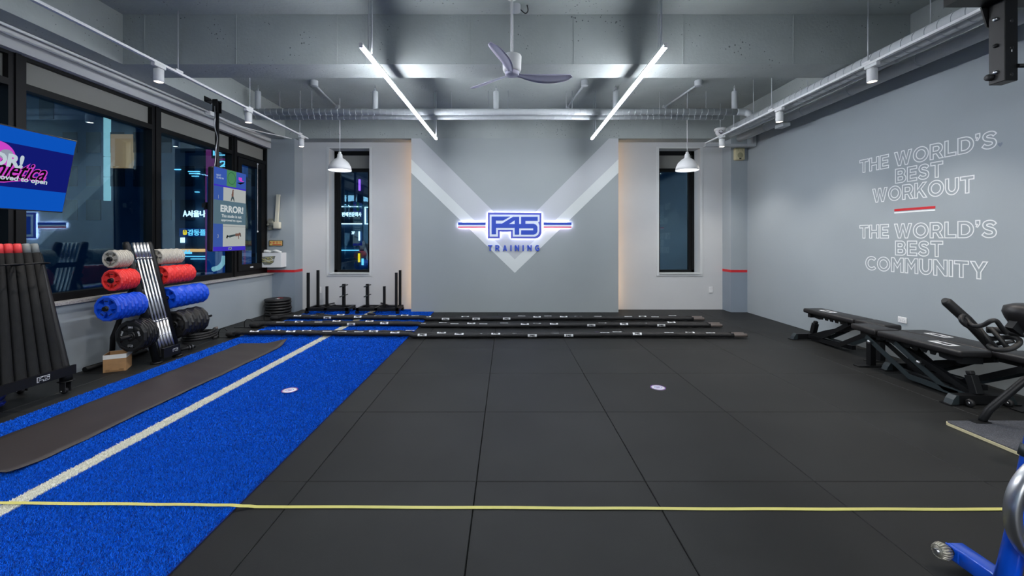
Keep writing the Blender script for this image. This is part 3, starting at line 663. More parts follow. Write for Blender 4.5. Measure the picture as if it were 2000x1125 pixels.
# escape descender, its sign, the white holder box
yw = 8.27
ds = thing('escape_descender', P(538, 437, yw), 'cream escape descender arm folded up on the left pilaster', 'escape device')
MB().bar((.045, -.04, .0), (.085, -.05, .56), .055, .045, (0,1,0)).build('arm', mat('cream_metal', (206,202,184), .45), ds)
MB().bbox(.0, .12, -.09, -.002, -.10, .03, .01).build('arm_base', MC['cream_metal'], ds)
MB().bbox(.05, .12, -.07, -.03, .54, .57, .005, seg=1).build('arm_cap', MC['cream_metal'], ds)
g = MB(); g.bbox(-.14, -.02, -.05, -.002, -.04, .06, .01); g.box(-.12, -.04, -.03, -.002, .06, .10); g.box(-.12, -.04, -.03, -.002, -.12, -.04)
for s in (-1, 1): g.tube([(-.08+s*.03,-.05,.02*s), (-.08+s*.03,-.075,.02*s)], .018, 10)
g.tube([(-.02, -.03, 0), (.01, -.03, -.02)], .015, 8)
g.build('bracket', mat('galvanised', (150,152,142), .5, metal=.4), ds)
sg = thing('safety_sign', P(539.5, 475, yw), 'small yellow framed safety sign with red Korean letters', 'sign')
MB().box(-.135, .135, -.012, -.001, -.055, .055).build('sign_frame', M['blackflat'], sg)
MB().box(-.125, .125, -.014, -.012, -.045, .045).build('sign_face', mat('sign_yellow', (214,186,110), .5), sg)
T = frame3((.02, -.014, .012), (1,0,0), (0,0,1)); link('sign_letters', text_mesh('sign_letters', '완 강 기', M['red'], T, .17, .045, .001, .02), sg)
MB().box(-.07, .11, -.0155, -.014, -.034, -.022).build('sign_line', M['red'], sg); MB().lathe([(0,.001),(.012,.001),(.012,0)], 10, frame3((-.10,-.014,.01), (1,0,0), (0,0,1))).build('sign_mark', M['red'], sg)
hb = thing('wipe_dispenser', P(535, 507, yw), 'white wall box holding crumpled plastic bags under the safety sign', 'box')
MB().box(-.235, .245, -.20, -.195, -.14, .14).build('front_panel', M['white'], hb)
g = MB(); g.box(-.235, -.225, -.195, -.001, -.14, .14); g.box(.235, .245, -.195, -.001, -.14, .14); g.box(-.225, .235, -.195, -.001, -.14, -.13); g.box(-.225, .235, -.006, -.001, -.13, .14); g.build('box_shell', M['white'], hb)
T = frame3((0, -.2, 0), (1,0,0), (0,0,1)); MB().prism([(-.17,.06),(.14,.08),(.10,-.05),(.04,-.09),(-.08,-.09),(-.12,-.03)], 0, .003, T).build('window_slot', mat('slot_shade', (120,122,112), .4), hb)
r = random.Random(3)
for k in range(7):
    pts = [(r.uniform(-.15,.12), -.206, r.uniform(-.05,.06)) for _ in range(4)]; MB().tube(catmull(pts, 5), .005, 5).build('bag_fold', M['trimw'] if k % 2 else mat('bag_yellow', (190,180,110), .4), hb)
MB().tube(catmull([(-.2,-.1,.135),(-.1,-.12,.165),(0,-.08,.15),(.1,-.12,.17),(.2,-.1,.135)], 6), .03, 8).build('bag_bundle', M['trimw'], hb)

# ------------------------------------------------------------------ emblem sign on the feature wall
PX = 1/99.3
SX, SZ = (1005.2-990)*PX, 1.43+(468-440.6)*PX
es = thing('illuminated_sign', (SX, 8.27, SZ), 'blue backlit emblem sign on the feature wall, glowing white at its edges', 'sign')
T = frame3((0, -.03, 0), (1,0,0), (0,0,1)); wE = 1.048
MB().prism(emb(E_BACK, wE), 0, .025, T).build('backing', M['signblue2'], es)
MB().prism(emb(E_LINE, wE), .0245, .033, T).build('pale_outline', M['signwhite'], es)
MB().prism(emb(E_F, wE), .0325, .042, T).build('blue_letters', M['signblue'], es)
MB().prism(emb(E_HOLE, wE), .0415, .043, T).build('pale_triangle', M['signwhite'], es)
MB().prism(inset(emb(E_BACK, wE), .012), -.012, -.001, T).build('halo_light', M['halo'], es)
for x0, x1, lab in ((895, 949, 'left'), (1061.3, 1115.7, 'right')):
    t = thing('illuminated_sign_bar', (((x0+x1)/2-990)*PX, 8.27, SZ), 'backlit blue, white and red bar on the %s of the emblem' % lab, 'sign')
    h = (x1-x0)/2*PX
    MB().box(-h, h, -.05, -.03, .012, .062).build('blue_stripe', M['signblue'], t)
    MB().box(-h, h, -.048, -.03, -.018, .012).build('white_stripe', M['signwhite'], t)
    MB().box(-h, h, -.05, -.03, -.048, -.018).build('red_stripe', M['signred'], t)
    MB().box(-h+.012, h-.012, -.03, -.018, -.036, .05).build('halo_light', M['halo'], t)
W8 = 'TRAINING'; xs8 = [957.5, 971.6, 986.2, 998, 1009.7, 1021.6, 1034, 1049]
for k, ch in enumerate(W8):
    cw = .024 if ch == 'I' else .085
    T = frame3(((xs8[k]-990)*PX, 8.269, 1.43+(468-484.3)*PX), (1,0,0), (0,0,1))
    o = link('sign_letter', caps_solid('sign_letter', ch, M['signblue'], T @ Matrix.Translation((0,0,.004)), None if ch == 'I' else cw, .116, .03))
    tag(o, 'raised blue letter %s, %s letter of TRAINING below the emblem' % (ch, ['first','second','third','fourth','fifth','sixth','seventh','last'][k]), 'letter', 'raised blue letters under the emblem')
# ------------------------------------------------------------------ outline lettering on the right wall
ft = XR-.0015
def wtext(body, px0, px1, z0, z1, cap, label):
    y0 = 821*4.73/(px0-990); y1 = 821*4.73/(px1-990)
    T = frame3((ft, (y0+y1)/2, (z0+z1)/2), (0,-1,0), (0,0,1))
    return tag(link('wall_lettering', caps_outline('wall_lettering', body, M['letter'], T, y0-y1-.008, z1-z0-.006, .0108)), label, 'lettering')
wtext('THE WORLD’S', 1679, 1948, 2.318, 2.492, .17, 'white outlined words THE WORLD\'S at the top of the right wall text')
wtext('BEST', 1748.6, 1842.5, 2.112, 2.288, .17, 'white outlined word BEST above WORKOUT')
wtext('WORKOUT', 1704, 1903.5, 1.906, 2.084, .17, 'white outlined word WORKOUT on the right wall')
wtext('THE WORLD’S', 1679, 1948, 1.446, 1.622, .17, 'white outlined words THE WORLD\'S under the red and white bar')
wtext('BEST', 1748.6, 1842.5, 1.240, 1.416, .17, 'white outlined word BEST above COMMUNITY')
wtext('COMMUNITY', 1690.5, 1930, 1.034, 1.212, .17, 'white outlined word COMMUNITY, lowest on the right wall')
st = thing('wall_stripe', (ft, 4.885, 1.78), 'short red and white painted bar between the two wall slogans', 'wall graphic')
MB().box(-.001, .001, -.245, .245, -.005, .022).build('red_bar', M['red'], st); MB().box(-.001, .001, -.245, .245, -.032, -.014).build('white_bar', M['letter'], st)
# ================================================================== TURF, MAT, TAPE, STICKERS
TX0, TX1, TLN = -3.90, -1.44, -2.645
tf = thing('turf_strip', (0,0,0), 'long blue artificial turf track with a white centre line', 'turf')
MB().box(TX0, TX1, -3.0, 8.58, .0005, .006).build('turf_backing', M['turf_base'], tf)
def pile(name, x0, x1, y0, y1, n, m, keep, h=.016, w=.0055, seed=1):
    rg = np.random.default_rng(seed); x = rg.uniform(x0, x1, n); y = rg.uniform(y0, y1, n)
    k = keep(x); x = x[k]; y = y[k]; n = len(x)
    a = rg.uniform(0, 2*PI, n); hh = h*rg.uniform(.6, 1.1, n); wd = w*(.8+.07*y)
    lx, ly = rg.normal(0, .007, n), rg.normal(0, .007, n)
    V = np.zeros((n, 3, 3), 'f')
    V[:,0] = np.stack([x-np.cos(a)*wd, y-np.sin(a)*wd, np.full(n, .005)], 1); V[:,1] = np.stack([x+np.cos(a)*wd, y+np.sin(a)*wd, np.full(n, .005)], 1)
    V[:,2] = np.stack([x+lx, y+ly, .005+hh], 1)
    me = bpy.data.meshes.new(name); me.vertices.add(n*3); me.vertices.foreach_set('co', V.ravel()); me.loops.add(n*3); me.loops.foreach_set('vertex_index', np.arange(n*3, dtype='i'))
    me.polygons.add(n); me.polygons.foreach_set('loop_start', np.arange(0, n*3, 3, dtype='i')); me.update(calc_edges=True); me.materials.append(m)
    o = link(name, me, tf); o['kind'] = 'stuff'; return o
outl = lambda x: abs(x-TLN-.0) > .052
pile('blue_pile', TX0+.003, TX1-.003, 1.2, 2.9, 380000, M['turf'], outl, h=.014, w=.0026, seed=1)
pile('blue_pile', TX0+.003, TX1-.003, 2.9, 4.8, 240000, M['turf'], outl, h=.014, w=.0038, seed=5)
pile('blue_pile', TX0+.003, TX1-.003, 4.8, 8.56, 200000, M['turf'], outl, h=.014, w=.006, seed=2)
pile('blue_pile', TX0+.003, TX1-.003, -3.0, 1.2, 60000, M['turf'], outl, h=.014, w=.01, seed=3)
pile('white_line_pile', TLN-.052, TLN+.052, -3.0, 8.56, 90000, M['turf_w'], lambda x: abs(x) > 0, h=.014, w=.005, seed=4)
MB().box(TLN-.05, TLN+.05, -3.0, 8.57, .006, .010).build('white_line', M['turf_w'], tf)
# vinyl mat lying on the turf
n = 60; m_ = 10; vs = []; X0, X1, Y0, Y1 = -3.605, -2.965, 2.44, 5.70
for i in range(n+1):
    y = Y0+(Y1-Y0)*i/n
    for j in range(m_+1):
        q = j/m_; xx = X0+(X1-X0)*q
        z = .024+.0018*math.sin(y*9+q*3)+.0012*math.sin(y*23+q*5)
        e = max(0, (i-(n-5))/5); z += .075*e**2*max(0, q-.55)*2; xx -= .03*e**2*max(0, q-.5)
        e2 = max(0, (5-i)/5); z += .055*e2**1.6*(1-.75*abs(q-.45)); yy = y+.05*e2**3
        e3 = max(0, q-.9)/.1; z += .006*e3*max(0, math.sin(y*2.1))
        vs.append((xx-(.06*(1-i/n)*0), yy, z))
fs = [(i*(m_+1)+j, i*(m_+1)+j+1, (i+1)*(m_+1)+j+1, (i+1)*(m_+1)+j) for i in range(n) for j in range(m_)]
o = MB().add(vs, fs, True).build('floor_mat', M['matt']); md = o.modifiers.new('thick', 'SOLIDIFY'); md.thickness = .004; md.offset = 1
tag(o, 'long dark brown-black vinyl mat unrolled on the blue turf', 'mat')
r = random.Random(5); vs = []; fs = []
path = [(-4.2, 2.25, .025), (-2.9, 2.243, .027), (-2.0, 2.232, .026), (-1.48, 2.224, .026), (-1.34, 2.245, .004), (0, 2.238, .003), (1.2, 2.228, .003), (2.2, 2.225, .003), (3.3, 2.225, .003)]
pp = []
for a_, b_ in zip(path[:-1], path[1:]):
    for k in range(8): pp.append(Vector(a_).lerp(Vector(b_), k/8)+Vector((0, .0015*math.sin(len(pp)*1.3), 0)))
for p in pp: vs += [(p.x, p.y-.0115, p.z), (p.x, p.y+.0115, p.z), (p.x, p.y-.0115, p.z+.0008), (p.x, p.y+.0115, p.z+.0008)]
for i in range(len(pp)-1):
    A = i*4; B = A+4; fs += [(A+2, B+2, B+3, A+3), (A, A+1, B+1, B), (A, B, B+2, A+2), (A+1, A+3, B+3, B+1)]
tag(MB().add(vs, fs).build('yellow_tape', M['yellow']), 'thin pale yellow tape line stretched across the turf and the rubber tiles', 'tape')
M['stw'] = mat('sticker_white', (226,224,228), .5); M['stp'] = mat('sticker_purple', (110,50,150), .5)
def sticker(x, y, z, label):
    t = thing('floor_sticker', (x, y, z), label, 'sticker', 'round distance stickers')
    MB().lathe([(0,.0015),(.072,.0015),(.072,0),(0,0)], 32).build('sticker_disc', M['stw'], t)
    MB().lathe([(.062,.0015),(.062,.0021),(.072,.0021),(.072,.0015)], 32).build('purple_ring', M['stp'], t)
    MB().lathe([(.030,.0015),(.030,.0021),(.034,.0021),(.034,.0015)], 24).build('inner_ring', M['signblue'], t)
    g = MB(); g.box(-.018,.018,-.012,-.004,.0015,.0023); g.box(-.018,.018,.002,.010,.0015,.0023); g.build('printed_mark', M['stp'], t)
sticker(-2.03, 3.93, .022, 'round white sticker with purple rim lying on the blue turf')
sticker(1.46, 4.06, .001, 'round white sticker with purple rim on the black tiles right of centre')
sticker(1.38, 6.44, .001, 'round white sticker peeking out between the two nearest battle ropes')

# ================================================================== BATTLE ROPES
def rope(y, x0, x1, seed, label):
    r = random.Random(seed); t = thing('battle_rope', (0, y, 0), label, 'rope', 'three long doubled battle ropes across the floor')
    gz = lambda x: .026 if TX0-.05 < x < TX1+.03 else .003
    n = 110; ph = r.uniform(0, 6); strands = []
    for s in (0, 1):
        pts = []
        for i in range(n+1):
            q = i/n; x = x0+.06+(x1-.22-x0)*q
            a = ph+q*5+s*PI; cx = .028*math.sin(q*9+ph)*.6
            sep = .038
            yy = (sep if s else -sep)+.012*math.sin(a*2)+cx+.01*math.sin(q*3)
            zz = gz(x)+.034+max(0, math.sin(a*1.5))*.010
            pts.append(Vector((x, yy, zz)))
        rad = [.031+.0035*math.sin(i*1.9+s)+.003*r.uniform(-1,1) for i in range(n+1)]
        MB().tube(pts, rad, 12).build('rope_strand', M['ropecloth'], t); strands.append(pts)
        # handle
        e = pts[-1]; d = (pts[-1]-pts[-3]).normalized(); d = Vector((1, (.04 if s else -.03)*(1 if seed != 2 else .2), 0)).normalized()
        MB().tube([e-d*.02, e+d*.03, e+d*.17, e+d*.19], [.030, .026, .028, .026], 14).build('rope_handle', M['handle'], t)
    # folded end and hook
    a, b_ = strands[0][0], strands[1][0]; g = gz(x0)
    MB().tube(catmull([a+Vector((.05,0,0)), a+Vector((-.03,0,0)), (a+b_)/2+Vector((-.085,0,0)), b_+Vector((-.03,0,0)), b_+Vector((.05,0,0))], 6), .034, 12).build('rope_loop', M['ropecloth'], t)
    # printed tags around the rope
    k = 0; x = x0+.35+r.uniform(0,.2)
    while x < x1-.45:
        s = k % 2; pts = strands[s]; i = min(n-2, max(0, int((x-x0-.06)/(x1-.22-x0)*n))); c = pts[i]
        for off in (0,):
            a0 = r.choice([-.5, .1, .6, 1.1]); vs = []; hw = .065
            for u in (-1, 1):
                for j in range(6):
                    an = a0+j*.22; vs.append((c.x+u*hw, c.y-math.cos(an)*.0365, c.z+math.sin(an)*.0365))
            fs = [(j, j+1, 7+j, 6+j) for j in range(5)]
            o = MB().add(vs, fs, True).build('rope_tag', M['badge'], t)
            an = a0+.55; nrm = Vector((0, -math.cos(an), math.sin(an))); upv = Vector((0, math.sin(an), math.cos(an)))
            T = frame3(c+nrm*.0372, (1,0,0), upv); key = ('tg', round(a0, 2))
            MB().prism(emb(E_F, .085), 0, .0008, T).build('tag_print', M['blackflat'], o)
        x += r.uniform(.20, .34); k += 1
    return t
R3 = (6.14, -4.06, 3.44); R2 = (6.84, -4.12, 3.46); R1 = (7.43, -4.14, 3.43)
rope(*R3, 1, 'battle rope nearest the camera, its two brown handles crossing at the right end')
rope(*R2, 2, 'middle battle rope of the three lying across the floor')
rope(*R1, 3, 'battle rope farthest back, just in front of the sleds')
for (y, x0, x1), w in zip((R3, R2, R1), ('nearest', 'middle', 'farthest')):
    t = thing('floor_anchor', (x0-.09, y, 0), 'thin wire hook anchor at the left end of the %s battle rope' % w, 'anchor')
    MB().box(-.22, .10, -.02, .02, .001, .006).build('anchor_plate', M['black'], t)
    MB().tube(catmull([(-.06,0,.006), (-.06,0,.08), (-.03,0,.125), (.03,0,.13), (.07,-.01,.10)], 5), .006, 8).build('anchor_hook', M['black'], t)

# ================================================================== SLEDS
def sled(x, mir, label):
    s = mir; t = thing('push_sled', (x, 8.2, 0), label, 'sled', 'two black push sleds before the back wall')
    Z0 = .025; F = MB(); hw, y0, y1 = .40, -.21, .22; zt = .125
    F.box(-hw, hw, y0, y0+.05, zt-.05, zt); F.box(-hw, hw, y1-.05, y1, zt-.05, zt); F.box(-hw, -hw+.05, y0, y1, zt-.05, zt); F.box(hw-.05, hw, y0, y1, zt-.05, zt)
    F.bar((-hw+.05, y0+.04, zt-.02), (hw-.05, y1-.04, zt-.02), .04, .04); F.bar((-hw+.05, y1-.04, zt-.02), (hw*.2, y0+.04, zt-.02), .04, .03)
    F.box(-.05, .0, y0, y1, zt-.04, zt+.01)
    F.build('base_frame', M['black'], t)
    for sx in (-1, 1):
        MB().box(sx*hw-.04 if sx > 0 else -hw-.01, hw+.01 if sx > 0 else -hw+.04, y0-.01, y0+.06, Z0, zt-.05).build('runner_foot', M['black'], t)
        MB().box(sx*hw-.04 if sx > 0 else -hw-.01, hw+.01 if sx > 0 else -hw+.04, y1-.06, y1+.01, Z0, zt-.05).build('runner_foot', M['black'], t)
    for (px, py, top, nm) in ((-.36*s, y0+.03, .80, 'push_post'), (-.34*s, y1-.03, .82, 'push_post'), (-.08*s, 0, .52, 'weight_post')):
        MB().tube([(px, py, zt), (px, py, top)], .022, 4, square=True, smooth=False, up=(0,1,0)).build(nm, M['black'], t)
    px = .25*s; MB().tube([(px, 0, zt), (px, 0, .565)], .026, 4, square=True, smooth=False, up=(0,1,0)).build('peg_post', M['black'], t)
    for z in (.53, .34): MB().tube([(px, -.19, z), (px, .19, z)], .013, 10).build('cross_peg', M['steelgrey'], t)
    hk = MB(); hk.bar((-.2*s, -.05, zt+.02), (.02*s, .12, zt+.05), .03, .02); hk.tube([(-.15, y0-.09, Z0+.01), (.0, y0-.10, Z0+.01)], .015, 8); hk.build('harness_strap', M['blackflat'], t)
sled(-3.43, 1, 'black push sled at left before the slot window, its tall posts to the left')
sled(-2.47, -1, 'black push sled at right beside the feature wall, its tall posts to the right')

# ================================================================== BUMPER STACK in the corner
ords = ['lowest', 'second from the bottom', 'third from the bottom', 'third from the top', 'second from the top', 'topmost']
for k in range(6):
    m = MB(); m.lathe([(.03,.004),(.12,.006),(.15,.004),(.20,.004),(.225,.008),(.232,.026),(.225,.044),(.20,.050),(.15,.050),(.12,.046),(.03,.048)], 36, closed=True)
    o = m.build('bumper_plate', M['rubber'], None, (-4.355+random.uniform(-.006,.006), 8.0+random.uniform(-.006,.006), .001+k*.0525))
    tag(o, 'thick black rubber plate in the corner stack, %s' % ords[k], 'weight plate', 'black plates stacked by the left pilaster')
    MB().lathe([(.026,.0),(.026,.05),(.03,.05),(.03,.0)], 16, closed=True).build('centre_ring', M['steel'], o)
    if k == 5:
        T = frame3((.02, .05, .0502), (1,0,0), (0,1,0)); MB().prism([(-.04,-.02),(.05,-.02),(.05,.02),(-.04,.02)], 0, .001, T).build('red_mark', M['red'], o)
        MB().prism([(-.02,-.15),(.06,-.15),(.06,-.12),(-.02,-.12)], 0, .001, T).build('pale_mark', M['badge'], o)

# ================================================================== BARBELL AND PLATE RACK
RY0, RY1 = 4.86, 5.17; fx = -4.05; tx = -4.41; tz = 1.40
def postx(z): return fx+(tx-fx)*z/tz
rk = thing('plate_rack', (0,0,0), 'black A-frame rack by the left windows holding bars and colored plates', 'rack')
for y in (RY0, RY1):
    p = MB(); p.tube([(fx, y, .02), (postx(1.36), y, 1.36), (postx(1.40), y, 1.40)], [.038, .038, .028], 16).build('rack_post', M['black'], rk)
    MB().lathe([(0,.02),(.055,.02),(.06,.0),(0,.0)], 18, Matrix.Translation((fx, y, 0.001))).build('foot_cap', M['black'], rk)
    MB().tube([(postx(.92)-.03, y, .92), (-4.555, y-.0, .30), (-4.57, y, .03)], .026, 12).build('rear_leg', M['black'], rk)
MB().tube([(-4.53, RY0-.35, .035), (-4.53, RY1+.1, .035)], .028, 12).build('rear_rail', M['black'], rk)
MB().box(fx+.03, fx+.06, RY0+.03, RY1-.035, .045, .16).build('base_fascia', M['black'], rk)
MB().box(fx-.06, fx+.035, RY0+.03, RY1-.035, .045, .06).build('base_tray', M['black'], rk)
badge(frame3((fx+.0605, 5.06, .108), (0,1,0), (0,0,1)), .085, rk)
MB().box(postx(.5)-.035, postx(.5)-.01, RY0, RY1, .48, .54).build('cross_brace', M['black'], rk); MB().box(postx(1.12)-.035, postx(1.12)-.01, RY0, RY1, 1.10, 1.16).build('cross_brace', M['black'], rk)
# chrome bars
for k in range(5):
    y = RY0+.062+k*.0465; tl = Vector((tx-fx, 0, tz)).normalized(); base = Vector((fx+.010, y, .075)); top = base+tl*1.36
    b0 = thing('chrome_bar', base, 'chrome bar standing in the plate rack, %s' % ['nearest to the camera', 'second from the camera', 'middle of five', 'second from the far end', 'farthest from the camera'][k], 'bar', 'chrome bars in the plate rack')
    e = (top-base); MB().tube([(0,0,0), e], .0125, 12).build('shaft', M['chrome'], b0)
    for q0, q1 in ((.0, .30), (.86, 1.0)): MB().tube([e*q0, e*q1], .0175, 14).build('sleeve', M['chrome'], b0)
    for q in (.30, .86, .17): MB().tube([e*q-tl*.006, e*q+tl*.006], .021, 14).build('collar', M['chrome'], b0)
# plates: 12-sided rims, five spokes
def plate_mesh(R, t, col, solid=False):
    n = 12; b = MB(); h = t/2
    ri = R*.76; rh = R*.30
    b.lathe([(ri,-h*.8),(R*.84,-h*.95),(R*.90,-h),(R,-h*.42),(R,h*.42),(R*.90,h),(R*.84,h*.95),(ri,h*.8)], n, Matrix.Rotation(PI/12, 4, 'Z'), smooth=False, closed=True)
    b.lathe([(.027,-h*.8),(rh,-h*.7),(rh,h*.7),(.027,h*.8)], 20, closed=True)
    if solid: b.lathe([(rh,-h*.35),(ri+.002,-h*.35),(ri+.002,h*.35),(rh,h*.35)], 24, closed=True)
    for k in range(5):
        a = PI/2+k*2*PI/5; d = Vector((math.cos(a), math.sin(a), 0)); e = Vector((-d.y, d.x, 0)); w0, w1 = R*.16, R*.24
        vs = [d*rh*.9-e*w0, d*rh*.9+e*w0, d*ri*1.03+e*w1, d*ri*1.03-e*w1]
        b.add([v+Vector((0,0,z*h*.55)) for z in (-1, 1) for v in vs], [(0,1,2,3),(7,6,5,4),(0,4,5,1),(1,5,6,2),(2,6,7,3),(3,7,4,0)])
    return b.mesh('weight_plate', M[col])
slv = {}
rows = [  # colour, R, t, z, n near, n far, start near peg Y, far end
    ('p_grey', 'grey', .100, .0240, 1.215, 7, 11, 'top'), ('p_red', 'red', .119, .0250, .985, 8, 11, 'second'),
    ('p_blue', 'blue', .139, .0280, .700, 9, 10, 'third'), ('p_black', 'black', .176, .0300, .365, 6, 8, 'lowest')]
far_end = [5.58, 5.68, 5.80, 5.63]; near_end = [4.62, 4.57, 4.43, 4.62]
ordn = ['first', 'second', 'third', 'fourth', 'fifth', 'sixth', 'seventh', 'eighth', 'ninth', 'tenth', 'eleventh', 'twelfth', 'thirteenth', 'fourteenth', 'fifteenth', 'sixteenth', 'seventeenth', 'eighteenth', 'nineteenth']
slm = MB().lathe([(.0245,-.5),(.0245,.5),(.0285,.5),(.0285,-.5)], 16, closed=True).mesh('sleeve_ring', M['steel'])
for ri_, (mn, cn, R, t, z, nn, nf, lv) in enumerate(rows):
    px = postx(z); me = plate_mesh(R, t*.93, mn, mn == 'p_black'); me_s = None
    pg_n = near_end[ri_]-(.13 if mn == 'p_black' else .02); pg_f = far_end[ri_]+(.03 if ri_ < 2 else .14 if ri_ == 2 else .26)
    MB().tube([(px, RY0-.03, z), (px, pg_n, z)], .0235 if mn != 'p_black' else .0235, 14).build('plate_peg', M['black'], rk)
    MB().tube([(px, RY1+.03, z), (px, pg_f, z)], .0235 if ri_ < 2 else .016, 14).build('plate_peg', M['black'], rk)
    for side, cnt, ya, yb in (('near', nn, near_end[ri_], RY0-.045), ('far', nf, RY1+.045, far_end[ri_])):
        step = (yb-ya)/cnt; sc = step/t*.97
        for k in range(cnt):
            yy = ya+step*(k+.5)
            o = bpy.data.objects.new('weight_plate', me); COL.objects.link(o)
            o.location = (px, yy, z); o.rotation_euler = (PI/2, random.uniform(-PI, PI) if (k or side == 'far') else 0, 0)
            o.rotation_mode = 'XYZ'; o.matrix_world = Matrix.Translation((px, yy, z)) @ Matrix.Rotation(PI/2, 4, 'X') @ Matrix.Rotation(math.radians((k*11) % 30) if k or side == 'far' else 0, 4, 'Z')
            o.scale = (1, 1, sc)
            idx = k if side == 'near' else k
            tag(o, '%s rubber plate on the %s %s peg of the rack, %s from the camera' % (cn, side, {'top':'top','second':'upper-middle','third':'lower-middle','lowest':'bottom'}[lv], ordn[idx]), 'weight plate', '%s plates on the %s pegs' % (cn, side))
            if (side == 'near' and k == 0):
                s_ = link('sleeve_ring', slm, o); s_.scale = (1, 1, t*1.0)
                if mn == 'p_black':
                    for a, body in ((PI*.5, '20KG'), (PI*.5+1.2566, '44LB'), (PI*.5-1.2566, '20KG')):
                        T = frame3((math.cos(a)*R*.56, math.sin(a)*R*.56, t*.32), (math.sin(a), -math.cos(a), 0), (math.cos(a), math.sin(a), 0))
                        link('plate_lettering', text_mesh('plate_lettering', body, M['badge'], T, .052, .020, .0015, .02), o)
                    badge(frame3((0, -R*.60, t*.33), (1,0,0), (0,1,0)), .06, o)
                else:
                    for a in (PI*.5, PI*.5+2*1.2566, PI*.5-2*1.2566):
                        T = frame3((math.cos(a)*R*.56, math.sin(a)*R*.56, t*.27), (math.sin(a), -math.cos(a), 0), (math.cos(a), math.sin(a), 0))
                        link('plate_lettering', text_mesh('plate_lettering', {'p_grey':'5KG','p_red':'10KG','p_blue':'15KG'}[mn], M['blackflat'], T, R*.30, R*.11, .0015, .02), o)
# things lying beyond the rack
cr = thing('coiled_rope', (-4.38, 6.0, 0), 'thick black rope coiled on the floor beyond the plate rack', 'rope')
pts = [Vector((math.cos(a)*(.19-.012*a/6.28), math.sin(a)*(.24-.01*a/6.28), .022+.030*(a/6.28))) for a in [i*.35 for i in range(58)]]
MB().tube(pts, .019, 10).build('rope_coil', M['ropecloth'], cr); MB().tube([pts[-1], pts[-1]+Vector((.04,.03,.01))], .022, 10).build('rope_end', M['handle'], cr)
db = thing('dumbbell_handle', (-4.12, 5.36, .04), 'short chrome-collared black grip on the floor behind the right rack post', 'handle')
MB().tube([(-.02,-.06,0), (.05,.12,.0)], .022, 12).build('grip', M['blackflat'], db)
for q in (.12, .155): MB().tube([Vector((-.02,-.06,0)).lerp(Vector((.05,.12,0)), q*5), Vector((-.02,-.06,0)).lerp(Vector((.05,.12,0)), q*5+.06)], .032, 14).build('end_collar', M['steel'], db)
# small cardboard box
bx = thing('cardboard_box', (-4.325, 4.50, .001), 'small open cardboard box with white taped rim under the plates', 'box', None, math.radians(29))
w, d, h, t_ = .19, .21, .185, .004
g = MB(); g.box(-w*0, w, 0, t_, 0, h); g.box(0, w, d-t_, d, 0, h); g.box(0, t_, t_, d-t_, 0, h); g.box(w-t_, w, t_, d-t_, 0, h); g.box(t_, w-t_, t_, d-t_, 0, .004); g.build('box_walls', M['card'], bx)
e = .0012; g = MB(); g.box(-e, w+e, -e, 0, h*.76, h+.001); g.box(-e, 0, 0, d+e, h*.76, h+.001); g.box(w, w+e, 0, d+e, h*.76, h+.001); g.box(-e, w+e, d, d+e, h*.76, h+.001); g.build('tape_rim', M['tapew'], bx)
g = MB(); g.box(.02, .055, -e, 0, 0, .03); g.box(.055, .13, -e, 0, 0, .018); g.box(.13, .17, -e, 0, 0, .03); g.build('brown_tape', mat('brown_tape', (140,104,66), .4), bx)
T = frame3((-e, d*.5, h*.42), (0,-1,0), (0,0,1))
g = MB(); g.prism([(-.035,-.03),(.035,-.03),(.035,-.005),(-.035,-.005)], 0, .0008, T); g.prism([(-.035,.005),(.035,.005),(.035,.03),(-.035,.03)], 0, .0008, T); g.build('printed_block', mat('carton_print', (90,64,40), .7), bx)

# ================================================================== FOAM TUBE RACK at the left edge
tr = thing('tube_rack', (0,0,0), 'black wheeled rack at the left edge filled with leaning foam tubes', 'rack')
TY1, TY0 = 3.93, 2.2
MB().box(-4.055, -4.035, TY0, TY1+.01, .180, .262).build('front_board', M['black'], tr)
MB().box(-4.30, -4.056, TY0, TY1, .180, .195).build('tray', M['black'], tr)
MB().box(-4.50, -4.30, TY0, TY0+.04, .18, .22).build('side_rail', M['black'], tr); MB().box(-4.50, -4.30, TY1-.04, TY1, .18, .22).build('side_rail', M['black'], tr)
badge(frame3((-4.0348, 3.66, .221), (0,1,0), (0,0,1)), .11, tr)
for y in (TY0+.06, TY1-.03):
    MB().tube([(-4.09, y, .20), (-4.115, y, .26), (-4.365, y, 1.28), (-4.37, y, 1.31)], [.040, .040, .040, .030], 16).build('rack_post', M['black'], tr)
    MB().tube([(-4.09, y, .125), (-4.09, y, .20)], .045, 16).build('post_foot', M['black'], tr)
    MB().lathe([(0,.0),(.062,.0),(.062,.008),(0,.008)], 20, Matrix.Translation((-4.09, y, .118))).build('caster_plate', M['black'], tr)
    for x in (-4.09, -4.50):
        c = MB(); c.lathe([(0,-.018),(.024,-.018),(.03,-.01),(.03,.01),(.024,.018),(0,.018)], 18, frame3((x-.015, y, .031), (1,0,0), (0,0,1))); c.build('caster_wheel', M['blackflat'], tr)
        MB().bbox(x-.035, x+.025, y-.03, y-.022, .02, .115, .003, seg=1).bbox(x-.035, x+.025, y+.022, y+.03, .02, .115, .003, seg=1).build('caster_fork', M['blackflat'], tr)
        MB().tube([(x-.015, y-.034, .031), (x-.015, y+.034, .031)], .007, 8).build('caster_axle', M['chrome'], tr)
MB().tube([(-4.412, TY0, 1.12), (-4.412, TY1, 1.12)], .012, 8).build('top_rail', M['black'], tr)
